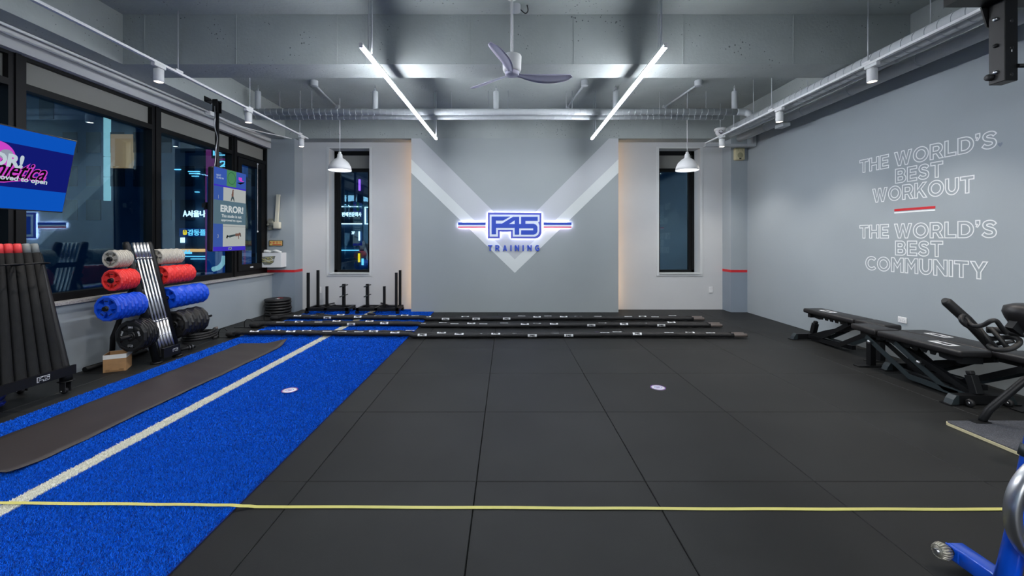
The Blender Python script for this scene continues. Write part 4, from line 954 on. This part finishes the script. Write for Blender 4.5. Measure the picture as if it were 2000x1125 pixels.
# wire retaining loops
for ya, yb in ((3.665, 3.86), (3.45, 3.65), (3.175, 3.37)):
    pts = catmull([(-4.41, ya, 1.17), (-4.32, ya-.02, 1.20), (-4.20, ya, 1.215), (-4.17, (ya+yb)/2, 1.22), (-4.20, yb, 1.215), (-4.32, yb+.02, 1.20), (-4.41, yb, 1.17)], 5)
    MB().tube(pts, .007, 8).build('wire_loop', M['black'], tr)
r = random.Random(11); tcol = {'r': mat('tube_cap_red', (214, 60, 62), .5), 'g': mat('tube_cap_grey', (120, 126, 126), .6), 'k': M['foam']}
specs = []
for k in range(16):
    specs.append((3.86-k*.098, 0, ('g','g','r','r','r')[k] if k < 5 else r.choice('rgk')))
for k in range(10): specs.append((3.80-k*.15, 1, 'k'))
tubn = 0
for (y, row, cc_) in specs:
    x0 = -4.10 if row == 0 else -4.20; x1 = -4.37 if row == 0 else -4.53
    dy = .07 if row == 0 else .02
    L = 1.19 if row == 0 else .95
    a = Vector((x0, y-dy*.2, .197+.001)); b_ = Vector((x1, y-.06, .20+L))
    if row == 0: kk = round((3.86-y)/.098); a.y = 3.83-.098*kk; b_.y = 3.883-.068*kk if kk < 6 else 3.475-.098*(kk-6)
    t = thing('foam_tube', a, 'black foam tube with %s in the left rack, %s from its far post' % ({'r':'red cap','g':'grey cap','k':'plain end'}[cc_], ordn[min(18, tubn)]), 'foam tube', 'foam tubes leaning in the left rack')
    if row: t['label'] = 'black foam tube in the rear row of the left rack, %s from its far post' % ordn[tubn-16]
    tubn += 1
    e = b_-a; MB().tube([(0,0,.012), e*.03+Vector((0,0,.008)), e*.5, e*.93], [.045, .046, .039, .030], 18).build('foam_body', M['foam'], t)
    MB().tube([e*.93, e*.985, e], [.0285, .0285, .025], 18).build('tube_cap', tcol[cc_], t)
# blue bands on the floor under it
bb = thing('resistance_bands', (-4.36, 3.45, 0), 'blue rubber bands heaped on the floor beneath the foam tube rack', 'bands')
for k in range(6):
    r = random.Random(k); pts = [Vector((.11*math.cos(a)*r.uniform(.8,1.1)+r.uniform(-.01,.01), .17*math.sin(a), .018+.016*k+.01*math.sin(a*2+k))) for a in [i*2*PI/14 for i in range(14)]]
    MB().tube(catmull(pts, 3, True), .011, 8, closed=True).build('band_loop', mat('band_blue', (10,40,150), .4), bb)

# ================================================================== SCREENS
M['scr_top'] = emis('screen_blue', (12, 84, 190), .95); M['scr_navy'] = emis('screen_navy', (18, 26, 112), .95); M['scr_w'] = emis('screen_white', (190, 206, 214), .95)
M['scr_mag'] = emis('screen_magenta', (206, 70, 200), .95); M['scr_k'] = emis('screen_black', (14, 14, 18), .8); M['scr_g'] = emis('screen_grey', (150,158,176), .9)
def quad(T, x0, x1, y0, y1, z, m, nm, par): return MB().prism([(x0,y0),(x1,y0),(x1,y1),(x0,y1)], z, z+.0004, T).build(nm, m, par)
t = thing('wall_television', (0,0,0), 'large landscape television at the left edge showing an error message', 'television')
Wt, Ht = 1.14, .645
Yr = 3.70; top = Vector((-3.781, Yr, 2.295)); bot = Vector((-3.907, Yr, 1.668))
ey = (top-bot).normalized(); T = frame3((top+bot)/2+Vector((0,-Wt/2,0)), (0,1,0), ey)    # local x towards the back wall, z into the room
MB().bbox(-Wt/2, Wt/2, -Ht/2, Ht/2, -.055, -.008, .01, T).build('television_body', M['blackflat'], t)
MB().bbox(-Wt/2, Wt/2, -Ht/2, Ht/2, -.008, .0, .003, T, seg=1).build('bezel', M['blackflat'], t)
hx, hy = Wt/2-.008, Ht/2-.009
sc_ = quad(T, -hx, hx, -hy, hy, .0005, M['scr_top'], 'screen_image', t)
quad(T, -hx, hx, -hy*.46, hy*.62, .0012, M['scr_navy'], 'screen_band', t)
def tvt(body, x, y, w, h, m, z, bold=.03, shear=0, nm='screen_text', al='CENTER', par=None):
    TT = T @ Matrix.Translation((x, y, 0)); return link(nm, text_mesh(nm, body, m, TT, w, h, .0004, bold, shear=shear, z0=z), par or t)
g = MB().prism([(.01+.14*math.cos(a)*1.0, .055+.14*math.sin(a)) for a in [k*2*PI/32 for k in range(32)]], .0018, .0021, T); g.build('screen_emblem', M['scr_mag'], t)
MB().prism([(-.2,-.065),(.20,-.035),(.38,-.045),(.1,-.115),(-.25,-.15)], .0020, .0023, T).build('screen_swoosh', M['scr_mag'], t)
MB().prism([(-.2,-.07),(.19,-.045),(.34,-.052),(.1,-.107),(-.25,-.14)], .0025, .0028, T).build('screen_swoosh', M['scr_k'], t)
MB().prism([(.08+.045*math.cos(a), .10+.04*math.sin(a)) for a in [k*2*PI/20 for k in range(20)]], .0026, .0029, T).build('screen_emblem', M['scr_g'], t)
tvt('Athletica', .125, -.005, .52, .150, M['scr_mag'], .0030, .055, .45); tvt('Athletica', .125, -.003, .50, .135, M['scr_k'], .0035, .012, .45)
tvt('ERROR!', -.02, .062, .44, .105, M['scr_w'], .0042, .05)
tvt('This studio is not approved to open', -.045, -.078, .88, .052, M['scr_w'], .0042, .03)
MB().tube([(-4.02, 3.13, 2.05), (-4.02, 3.13, ZB)], .028, 12).build('ceiling_pole', M['black'], t)
MB().box(-4.06, -3.91, 3.0, 3.26, 1.9, 2.15).build('mount_plate', M['blackflat'], t)
MB().box(-4.36, -3.98, 3.06, 3.20, 3.40, 3.418).build('ceiling_plate', M['black'], t)

t = thing('portrait_screen', (0,0,0), 'tall portrait screen on a black ceiling pole before the left windows', 'television')
Ws, Hs = .735, 1.20; xc = -4.10
c0 = P(413, 492, 5.86); Yl, Yrr = 5.865, 6.60
T = frame3((xc, (Yl+Yrr)/2, 1.86), (0,1,0), (.012,0,1))
MB().bbox(-Ws/2, Ws/2, -Hs/2, Hs/2, -.095, -.004, .035, T, seg=4).build('screen_body', M['blackflat'], t)
MB().bbox(-Ws/2, Ws/2, -Hs/2, Hs/2, -.006, .0, .002, T, seg=1).build('bezel', M['blackflat'], t)
hx, hy = Ws/2-.006, Hs/2-.007
E = lambda n, c, s=.9: emis(n, c, s)
quad(T, -hx, hx, -hy, hy, .0004, E('s_paper', (206,212,210), .62), 'screen_image', t)
quad(T, -hx, -.16, -hy+.06, hy-.255, .0010, E('s_col', (66,98,178), .75), 'screen_column', t)
quad(T, -hx, hx, hy-.24, hy, .0010, E('s_head', (64,98,190), .75), 'screen_header', t)
quad(T, -hx, hx, hy-.262, hy-.24, .0016, E('s_vio', (64,50,190), .9), 'screen_line', t); quad(T, -hx, hx, -hy, -hy+.062, .0016, E('s_vio', (64,50,190), .9), 'screen_line', t)
quad(T, -.09, .125, hy-.24, hy, .0018, E('s_green', (84,150,104), .7), 'screen_square', t)
MB().lathe([(.083,.0022),(.083,.0026),(.09,.0026),(.09,.0022)], 28, T @ Matrix.Translation((.018, hy-.115, 0))).build('screen_ring', E('s_dg', (50,110,80), .6), t)
tvt('NEXT\nCLASS IN', -.235, hy-.125, .15, .06, M['scr_w'], .0024, .0)
quad(T, .18, .26, hy-.115, hy-.07, .0022, M['scr_mag'], 'screen_mark', t); MB().prism([(.14,hy-.16),(.33,hy-.13),(.30,hy-.15),(.22,hy-.18)], .0024, .0028, T).build('screen_mark', M['scr_k'], t); quad(T, .20, .30, hy-.13, hy-.115, .0026, M['scr_mag'], 'screen_mark', t)
for k, z in enumerate((.18, -.10, -.38)): tvt(str(k+1), -.265, z, None, .05, M['scr_g'], .0024, .0)
for z in (.045, -.235): quad(T, -.16, hx, z-.002, z+.002, .0014, E('s_rule', (90,96,110), .5), 'screen_rule', t)
quad(T, -hx, hx, -.205, .135, .0030, E('s_veil', (104,134,150), .62), 'screen_veil', t)
tvt('ERROR!', .04, .02, .52, .105, E('s_txt', (206,214,216), .85), .0036, .04); tvt('This studio is not', .03, -.085, .45, .045, E('s_txt', (206,214,216), .85), .0036, .02); tvt('approved to open', .03, -.150, .46, .045, E('s_txt', (206,214,216), .85), .0036, .02)
badge(T @ Matrix.Translation((0, -hy+.031, .0018)), .08, t, M['scr_w'], M['scr_navy'])
# printed exercise pictures
def fig(segs, m, nm='screen_figure'):
    for (a, b_, w) in segs:
        a = Vector(a); b_ = Vector(b_); d = (b_-a).normalized(); n_ = Vector((-d.y, d.x))*w/2
        MB().prism([tuple(a-n_), tuple(b_-n_*.7), tuple(b_+n_*.7), tuple(a+n_)], .0022, .0026, T).build(nm, m, t)
cs, cg = E('s_skin', (150,112,100), .5), E('s_leg', (86,104,110), .45)
fig([((.045,.285),(.06,.315),.03), ((.04,.21),(.05,.285),.045), ((.02,.24),(.06,.25),.018)], cs); fig([((.045,.21),(.02,.17),.035), ((.05,.21),(.075,.165),.03), ((.02,.17),(.01,.14),.02), ((.075,.165),(.08,.14),.02)], cg)
fig([((.20,-.345),(.24,-.35),.05), ((.12,-.36),(.21,-.35),.045), ((.19,-.37),(.20,-.42),.02)], cs); fig([((-.02,-.385),(.12,-.36),.035), ((-.06,-.38),(-.02,-.385),.03)], cg); fig([((-.075,-.41),(-.06,-.365),.03)], M['scr_k']); fig([((.245,-.385),(.235,-.33),.02)], M['scr_k'])
MB().tube([(xc-.12, 6.12, 1.86), (xc-.12, 6.12, ZB-.0)], .026, 14).build('ceiling_pole', M['black'], t)
MB().box(xc-.15, xc-.095, 6.0, 6.36, 1.80, 2.0).build('mount_plate', M['blackflat'], t); MB().box(xc-.19, xc-.15, 5.95, 6.05, 1.86, 1.96).box(xc-.17, xc-.12, 5.88, 6.0, 1.88, 1.94).build('mount_knob', M['blackflat'], t)
g = MB(); g.box(-4.36, -4.35, 6.05, 6.19, 3.422, 3.50); g.box(-4.35, xc-.08, 6.07, 6.17, 3.43, 3.445); g.box(xc-.155, xc-.085, 6.07, 6.085, 3.28, 3.46); g.box(xc-.155, xc-.085, 6.155, 6.17, 3.28, 3.46); g.build('ceiling_bracket', M['black'], t)
r = random.Random(4); MB().tube(catmull([(xc-.10+r.uniform(-.01,.02), 6.08+r.uniform(-.04,.0), 3.35-k*.15) for k in range(8)], 5), .007, 6).build('cable', M['steel'], t)

# ================================================================== BENCHES
def bench(x, y, rz, label):
    t = thing('weight_bench', (x, y, 0), label, 'bench', 'black adjustable benches along the right wall', rz)
    w = .142
    MB().bbox(-w, w, .02, .86, .392, .452, .018, seg=3).build('backrest_pad', M['vinyl'], t)
    # seat pad tapering to the front
    bm = MB(); bm.bbox(-w, w, .885, 1.25, .392, .455, .018, seg=3)
    bm.v = [(v[0]*(1-.28*max(0, (v[1]-1.0)/.25)), v[1], v[2]) for v in bm.v]; bm.build('seat_pad', M['vinyl'], t)
    q = quadl = MB().prism([(-.052,.0),(.052,.0),(.052,.20),(-.052,.20)], 0, .0012, Matrix.Translation((0, .20, .4522))).build('pad_print', M['badge'], t)
    T = frame3((0, .30, .4535), (0,-1,0), (1,0,0)); MB().prism(emb(E_F, .17), 0, .0008, T).build('print_letters', M['blackflat'], q)
    # rails below the backrest, with the notched ladder
    for s in (-1, 1):
        prof = [(.06,.392),(.84,.392),(.84,.34),(.62,.335)]
        for k in range(4):
            y0 = .58-k*.085; prof += [(y0, .335), (y0-.012, .362), (y0-.035, .366), (y0-.042, .335)]
        prof += [(.22,.325),(.06,.345)]
        T = frame3((s*.055, 0, 0), (0,1,0), (0,0,1)); MB().prism(prof, -.004, .004, T).build('ladder_rail', M['black'], t)
    MB().box(-.09, .09, .05, .10, .33, .392).build('pad_bracket', M['black'], t)
    MB().box(-.045, .045, .86, 1.18, .345, .392).build('seat_rail', M['black'], t)
    # seat post with foot
    MB().box(-.03, .03, 1.06, 1.12, .012, .345).build('front_post', M['black'], t)
    MB().bbox(-.17, .17, 1.045, 1.135, .001, .014, .004, seg=1).build('front_foot', M['black'], t)
    # bent side plates
    for s in (-1, 1):
        def plate(pts, w_, nm):
            L = len(pts); up = []; dn = []
            for i in range(L):
                d = (Vector(pts[min(i+1, L-1)])-Vector(pts[max(i-1, 0)])).normalized(); n_ = Vector((-d.y, d.x))*w_/2
                p = Vector(pts[i]); up.append(tuple(p+n_)); dn.append(tuple(p-n_))
            T = frame3((s*.075, 0, 0), (0,1,0), (0,0,1)); return MB().prism(up+dn[::-1], -.004, .004, T).build(nm, M['steelgrey'] if s < 0 else M['black'], t)
        plate([(1.07,.345), (.80,.19), (.56,.055), (.10,.045)], .052, 'lower_side_plate')
        plate([(.72,.36), (.46,.20), (.22,.065), (.04,.055)], .050, 'upper_side_plate')
    for yy, zz in ((1.0,.305), (.72,.345), (.46,.20), (.24,.07)): MB().tube([(-.075, yy, zz), (.075, yy, zz)], .013, 10).build('cross_bolt', M['black'], t)
    MB().bar((0, .80, .345), (0, .30, .17), .045, .05).bar((0, .30, .17), (0, .04, .06), .045, .05).build('support_arm', M['black'], t)
    MB().bar((0, .72, .062), (0, .02, .045), .05, .05).build('base_beam', M['black'], t)
    for yy, zz in ((1.0,.30), (.44,.235)): MB().lathe([(0,-.02),(.014,-.018),(.021,0),(.014,.018),(0,.02)], 14, Matrix.Translation((-.10, yy, zz))).build('chrome_knob', M['chrome'], t)
    # rear foot: square crossbar with folded wedge ends
    MB().box(-.22, .22, -.04, .03, .012, .085).build('rear_crossbar', M['black'], t)
    for s in (-1, 1):
        T = frame3((0, .03, 0), (s, 0, 0), (0, 0, 1)) if s > 0 else frame3((0, -.04, 0), (-1,0,0), (0,0,1))
        MB().prism([(.22,.008),(.285,.008),(.268,.05),(.24,.085),(.22,.085)], 0, .07, T).build('wedge_end', M['steelgrey'], t)
        MB().box(min(s*.22, s*.31), max(s*.22, s*.31), -.05, .04, .001, .009).build('foot_plate', M['black'], t)
        MB().lathe([(.012,-.014),(.030,-.014),(.034,0),(.030,.014),(.012,.014)], 20, frame3((s*.165, -.075, .036), (0,1,0), (0,0,1)), closed=True).build('wheel', M['blackflat'], t)
        MB().tube([(s*.165-.022*1, -.075, .036), (s*.165+.022, -.075, .036)], .012, 10).build('wheel_hub', M['steel'], t)
        MB().bar((s*.165+.02, -.04, .05), (s*.165+.02, -.085, .036), .006, .03).build('wheel_fork', M['black'], t)
    T = Matrix.Translation((-.02, .0, .085)) @ Matrix.Rotation(-.30, 4, 'X')
    MB().bbox(-.032, .032, -.03, .034, 0, .16, .004, T, seg=1).build('stub_post', M['black'], t)
    MB().bbox(-.022, .022, -.02, .024, .16, .195, .006, T, seg=2).build('post_plug', M['blackflat'], t)
    return t
bench(4.115, 3.66, 0, 'nearest black weight bench, white print on its pad, standing away from the wall')
bench(4.415, 4.60, PI, 'black weight bench between the nearest bench and the right wall')
bench(4.37, 6.03, PI+.02, 'farthest black weight bench by the right wall, nearest to the ropes')

# ================================================================== PLATFORM AND FRAME MACHINE
pf = thing('platform_board', (0,0,0), 'speckled grey rubber board with pale plywood edge at the right', 'platform')
g = MB()
def rrect(x0, x1, y0, y1, r):
    out = []
    for cx, cy, a0 in ((x1-r, y1-r, 0), (x0+r, y1-r, 90), (x0+r, y0+r, 180), (x1-r, y0+r, 270)):
        for k in range(5): a = math.radians(a0+k*22.5); out.append((cx+r*math.cos(a), cy+r*math.sin(a)))
    return out
MB().prism(rrect(3.385, 4.62, 1.55, 3.26, .035), .002, .022).build('plywood_core', M['ply'], pf)
MB().prism(rrect(3.390, 4.615, 1.555, 3.255, .035), .022, .029).build('rubber_top', M['board'], pf)
mc = thing('exercise_machine', (3.8, 3.1, .029), 'black tube-framed machine with foam arm and padded seat on the speckled board', 'exercise machine')
def W3(x, y, Y): return P(x, y, Y)-mc.location
def zp(zx, zy, Y): return W3(1820+zx/3.75, 560+zy/3.75, Y)
MB().tube([zp(92,98,3.22), zp(110,112,3.22), zp(250,238,3.19), zp(440,440,3.15), zp(470,462,3.15)], [.022,.034,.035,.033,.02], 18).build('foam_arm', M['rubber'], mc)
MB().tube(catmull([zp(440,440,3.15), zp(330,330,3.12), zp(240,275,3.10), zp(212,235,3.11), zp(235,212,3.14), zp(262,250,3.12), zp(300,285,3.06), zp(370,283,3.02), zp(430,252,2.98), zp(470,250,2.97), zp(500,285,2.97), zp(540,340,3.0)], 6), .015, 14).build('handle_tube', M['rubber'], mc)
MB().tube(catmull([zp(420,430,3.10), zp(450,455,3.05), zp(520,465,3.0), zp(590,450,2.97), zp(640,415,2.97), zp(635,385,3.0), zp(590,372,3.05), zp(520,372,3.10), zp(440,380,3.12), zp(380,360,3.14)], 6), .017, 14).build('cradle_tube', M['rubber'], mc)
MB().tube([zp(345,300,3.14), zp(460,450,3.08)], .015, 12).build('strut', M['rubber'], mc); MB().tube([zp(430,300,3.12), zp(560,455,3.02)], .016, 12).build('strut', M['rubber'], mc); MB().tube([zp(480,420,3.08), zp(600,400,3.0)], .012, 12).build('strut', M['rubber'], mc)
MB().tube([zp(400,315,3.14), zp(540,325,3.08), zp(720,355,2.98), zp(980,370,2.95)], .024, 14).build('cross_tube', M['rubber'], mc)
# saddle: a soft padded seat, narrow below
sd = MB(); c = zp(735, 190, 3.02)
prof = [(0,.06),(.10,.058),(.145,.04),(.155,.0),(.14,-.045),(.11,-.10),(.07,-.16),(.0,-.18)]
sd.lathe(prof, 28, Matrix.Translation(c) @ Matrix.Diagonal((1.05, .85, 1, 1))); sd.build('padded_seat', M['vinyl'], mc)
MB().bar(zp(600,330,3.02), zp(700,200,3.02), .10, .05, (0,1,0)).build('seat_bracket', M['black'], mc)
MB().tube([zp(690,300,3.02), zp(800,520,2.98), zp(900,640,2.95)], .028, 14).build('seat_post', M['black'], mc)
ft_ = W3(1914, 822, 3.24)
MB().tube([ft_+Vector((0,0,.004)), ft_+Vector((.02,0,.01)), W3(1932, 800, 3.22), W3(2002, 742, 3.16), W3(2090, 690, 3.10)], [.012, .026, .026, .024, .024], 16).build('front_leg', M['black'], mc)
MB().bbox(ft_.x-.07, ft_.x+.05, ft_.y-.04, ft_.y+.03, .0, .006, .002, seg=1).build('leg_foot', M['black'], mc)
a_ = zp(900,640,2.95); MB().tube([a_, Vector((.62, -.6, .05)), Vector((.64, -.75, .012))], .028, 14).build('rear_leg', M['black'], mc)
MB().tube([a_, Vector((.62, .05, .05)), Vector((.64, .10, .012))], .026, 14).build('side_leg', M['black'], mc)
MB().tube([W3(2090,690,3.10), a_], .024, 14).build('main_tube', M['black'], mc)

# ================================================================== RIG END at the top right
rg = thing('rig_upright', (2.99, 2.54, 0), 'black bolted steel rig post hanging into the top right corner', 'rig')
x0, x1, y0, y1, zb = -.035, .045, -.045, .04, 2.375
MB().bbox(x0, x1, y0, y1, zb, 3.98, .003, seg=1).build('square_post', M['steelgrey'] if False else M['black'], rg)
MB().box(-.30, x1+.9, y0-.01, y1+.01, 2.86, 2.94).build('top_beam', M['black'], rg)
MB().prism([(-.07,2.86),(.05,2.86),(.05,2.72),(-.035,2.74)], -.055, -.046, frame3((0,0,0), (1,0,0), (0,0,1))).build('gusset_plate', M['black'], rg)
for z in (2.44, 2.60, 2.76):
    MB().lathe([(0,.012),(.010,.012),(.012,.008),(.012,0)], 6, frame3((x0, .0, z), (0,1,0), (0,0,1)) @ Matrix.Rotation(PI, 4, 'Y')).build('bolt_head', M['chrome'] if z != 2.60 else M['black'], rg)
    MB().lathe([(0,.001),(.012,.001),(.012,0)], 14, frame3((.006, y0, z-.03), (1,0,0), (0,0,1))).build('post_hole', M['blackflat'], rg)
MB().tube([(x1-.01, y0-.005, 2.46), (x1+.5, y0-.005, 2.465)], .012, 12).build('cross_rod', M['black'], rg)
MB().lathe([(0,.02),(.018,.02),(.02,.016),(.02,0)], 14, frame3((x0, .03, 2.42), (0,1,0), (0,0,1)) @ Matrix.Rotation(PI, 4, 'Y')).build('end_knob', M['blackflat'], rg)
MB().box(.004, .009, y0-.001, y0, 2.545, 2.575).build('printed_mark', M['badge'], rg)

# ================================================================== SPIN BIKE at the lower right
bk = thing('spin_bike', (1.975, 1.55, 0), 'blue spin bike with a chrome-rimmed flywheel at the lower right corner', 'exercise bike')
MB().bbox(-.034, .034, -.40, .305, .028, .095, .006).build('front_stabiliser', M['bikeblue'], bk)
TWx, TWy, TWz = -.072, .288, .068
wl_ = MB()
for k in range(18):
    a = k*2*PI/18; cy, sy = math.cos(a), math.sin(a)
    wl_.tube([(TWx-.021, TWy+.024*cy, TWz+.024*sy), (TWx, TWy+.0325*cy, TWz+.0325*sy), (TWx+.021, TWy+.024*cy, TWz+.024*sy)], .0042, 6)
wl_.lathe([(0,-.022),(.022,-.022),(.030,0),(.022,.022),(0,.022)], 24, frame3((TWx, TWy, TWz), (0,1,0), (0,0,1)))
wl_.build('transport_wheel', mat('wheel_grey', (176,172,158), .35, metal=.6), bk)
MB().tube([(TWx-.03, TWy, TWz), (TWx+.034, TWy, TWz)], .011, 12).build('wheel_axle', M['chrome'], bk)
MB().tube([(TWx+.030, TWy, TWz), (TWx+.036, TWy, TWz)], .018, 14).build('axle_washer', M['blackflat'], bk)
MB().bbox(-.036, -.028, .255, .312, .035, .092, .003, seg=1).build('wheel_bracket', M['bikeblue'], bk)
FX, FZ, FY = .082, .43, -.02
Tw = frame3((FX, FY, FZ), (1,0,0), (0,0,1))
MB().lathe([(.205,-.022),(.226,-.024),(.232,-.019),(.232,.019),(.226,.024),(.205,.022)], 72, Tw, closed=True).build('flywheel_rim', M['chrome'], bk)
MB().lathe([(.0,-.010),(.205,-.010),(.205,.010),(.0,.010)], 64, Tw).build('flywheel_disc', M['bikeblue'], bk)
MB().lathe([(.0,.012),(.12,.012),(.13,.010),(.13,-.010),(.12,-.012),(0,-.012)], 48, Tw @ Matrix.Diagonal((1,1,1.6,1))).build('flywheel_hub', M['blackflat'], bk)
for s in (1,):
    yy = FY+s*.055
    MB().tube([(-.05, yy+.04, .085), (-.005, yy+.04, .284), (.050, yy+.035, .584), (.07, yy+.03, .70), (.10, FY+.04, .86)], [.034,.032,.032,.032,.034], 18).build('fork_leg', M['bikeblue'], bk)
    MB().tube([(.052, yy+.035, .585), (.062, yy+.033, .63)], .040, 18).build('fork_collar', M['steelgrey'], bk)
MB().tube([(FX, FY-.055, FZ), (.125, FY-.06, .60), (.10, FY-.03, .84)], [.026, .028, .03], 16).build('fork_leg', M['bikeblue'], bk)
MB().tube([(FX, FY-.085, FZ), (FX, FY+.085, FZ)], .012, 12).build('flywheel_axle', M['steel'], bk)
MB().tube([(.09, FY, .80), (.19, FY, 1.02), (.24, FY, 1.13)], [.045,.036,.03], 18).build('head_tube', M['bikeblue'], bk)
MB().tube([(.10, FY, .84), (.45, FY, .52), (.72, FY, .34), (1.10, FY, .07)], .042, 18).build('main_tube', M['bikeblue'], bk)
MB().tube([(.62, FY, .38), (.80, FY, .70), (.86, FY, .94)], [.04,.032,.022], 18).build('seat_post', M['bikeblue'], bk)
MB().bbox(1.06, 1.13, -.32, .28, .028, .095, .006).build('rear_stabiliser', M['bikeblue'], bk)
MB().bbox(.76, .98, FY-.035, FY+.035, .94, .975, .012).build('saddle_nose', M['vinyl'], bk)
sb_ = MB(); sb_.bbox(.92, 1.06, FY-.10, FY+.10, .935, .985, .02, seg=3); sb_.build('saddle', M['vinyl'], bk)
MB().tube(catmull([(.24, FY-.22, 1.20), (.28, FY-.22, 1.16), (.36, FY-.18, 1.15), (.30, FY, 1.13), (.36, FY+.18, 1.15), (.28, FY+.22, 1.16), (.24, FY+.22, 1.20)], 5), .016, 12).build('handlebar', M['rubber'], bk)
MB().lathe([(0,-.012),(.10,-.012),(.10,.012),(0,.012)], 40, frame3((.62, FY+.06, .34), (1,0,0), (0,0,1))).build('chainring_guard', M['blackflat'], bk)
for s in (-1, 1):
    MB().bar((.62, FY+s*.085, .34), (.62+s*.12, FY+s*.085, .34-s*.11), .02, .03, (0,1,0)).build('crank', M['steel'], bk)
    MB().bbox(.62+s*.12-.05, .62+s*.12+.05, FY+s*.10-.01*(1), FY+s*.10+s*.08+.011, .34-s*.11-.012, .34-s*.11+.012, .004, seg=1).build('pedal', M['blackflat'], bk)
MB().tube([(.62, FY-.095, .34), (.62, FY+.095, .34)], .016, 12).build('crank_axle', M['steel'], bk)
for x in (0., 1.095):
    for y in (-.36, .20): MB().lathe([(0,.0),(.028,.0),(.030,.004),(.026,.028),(0,.028)], 14, Matrix.Translation((x, y, .001))).build('levelling_foot', M['blackflat'], bk)
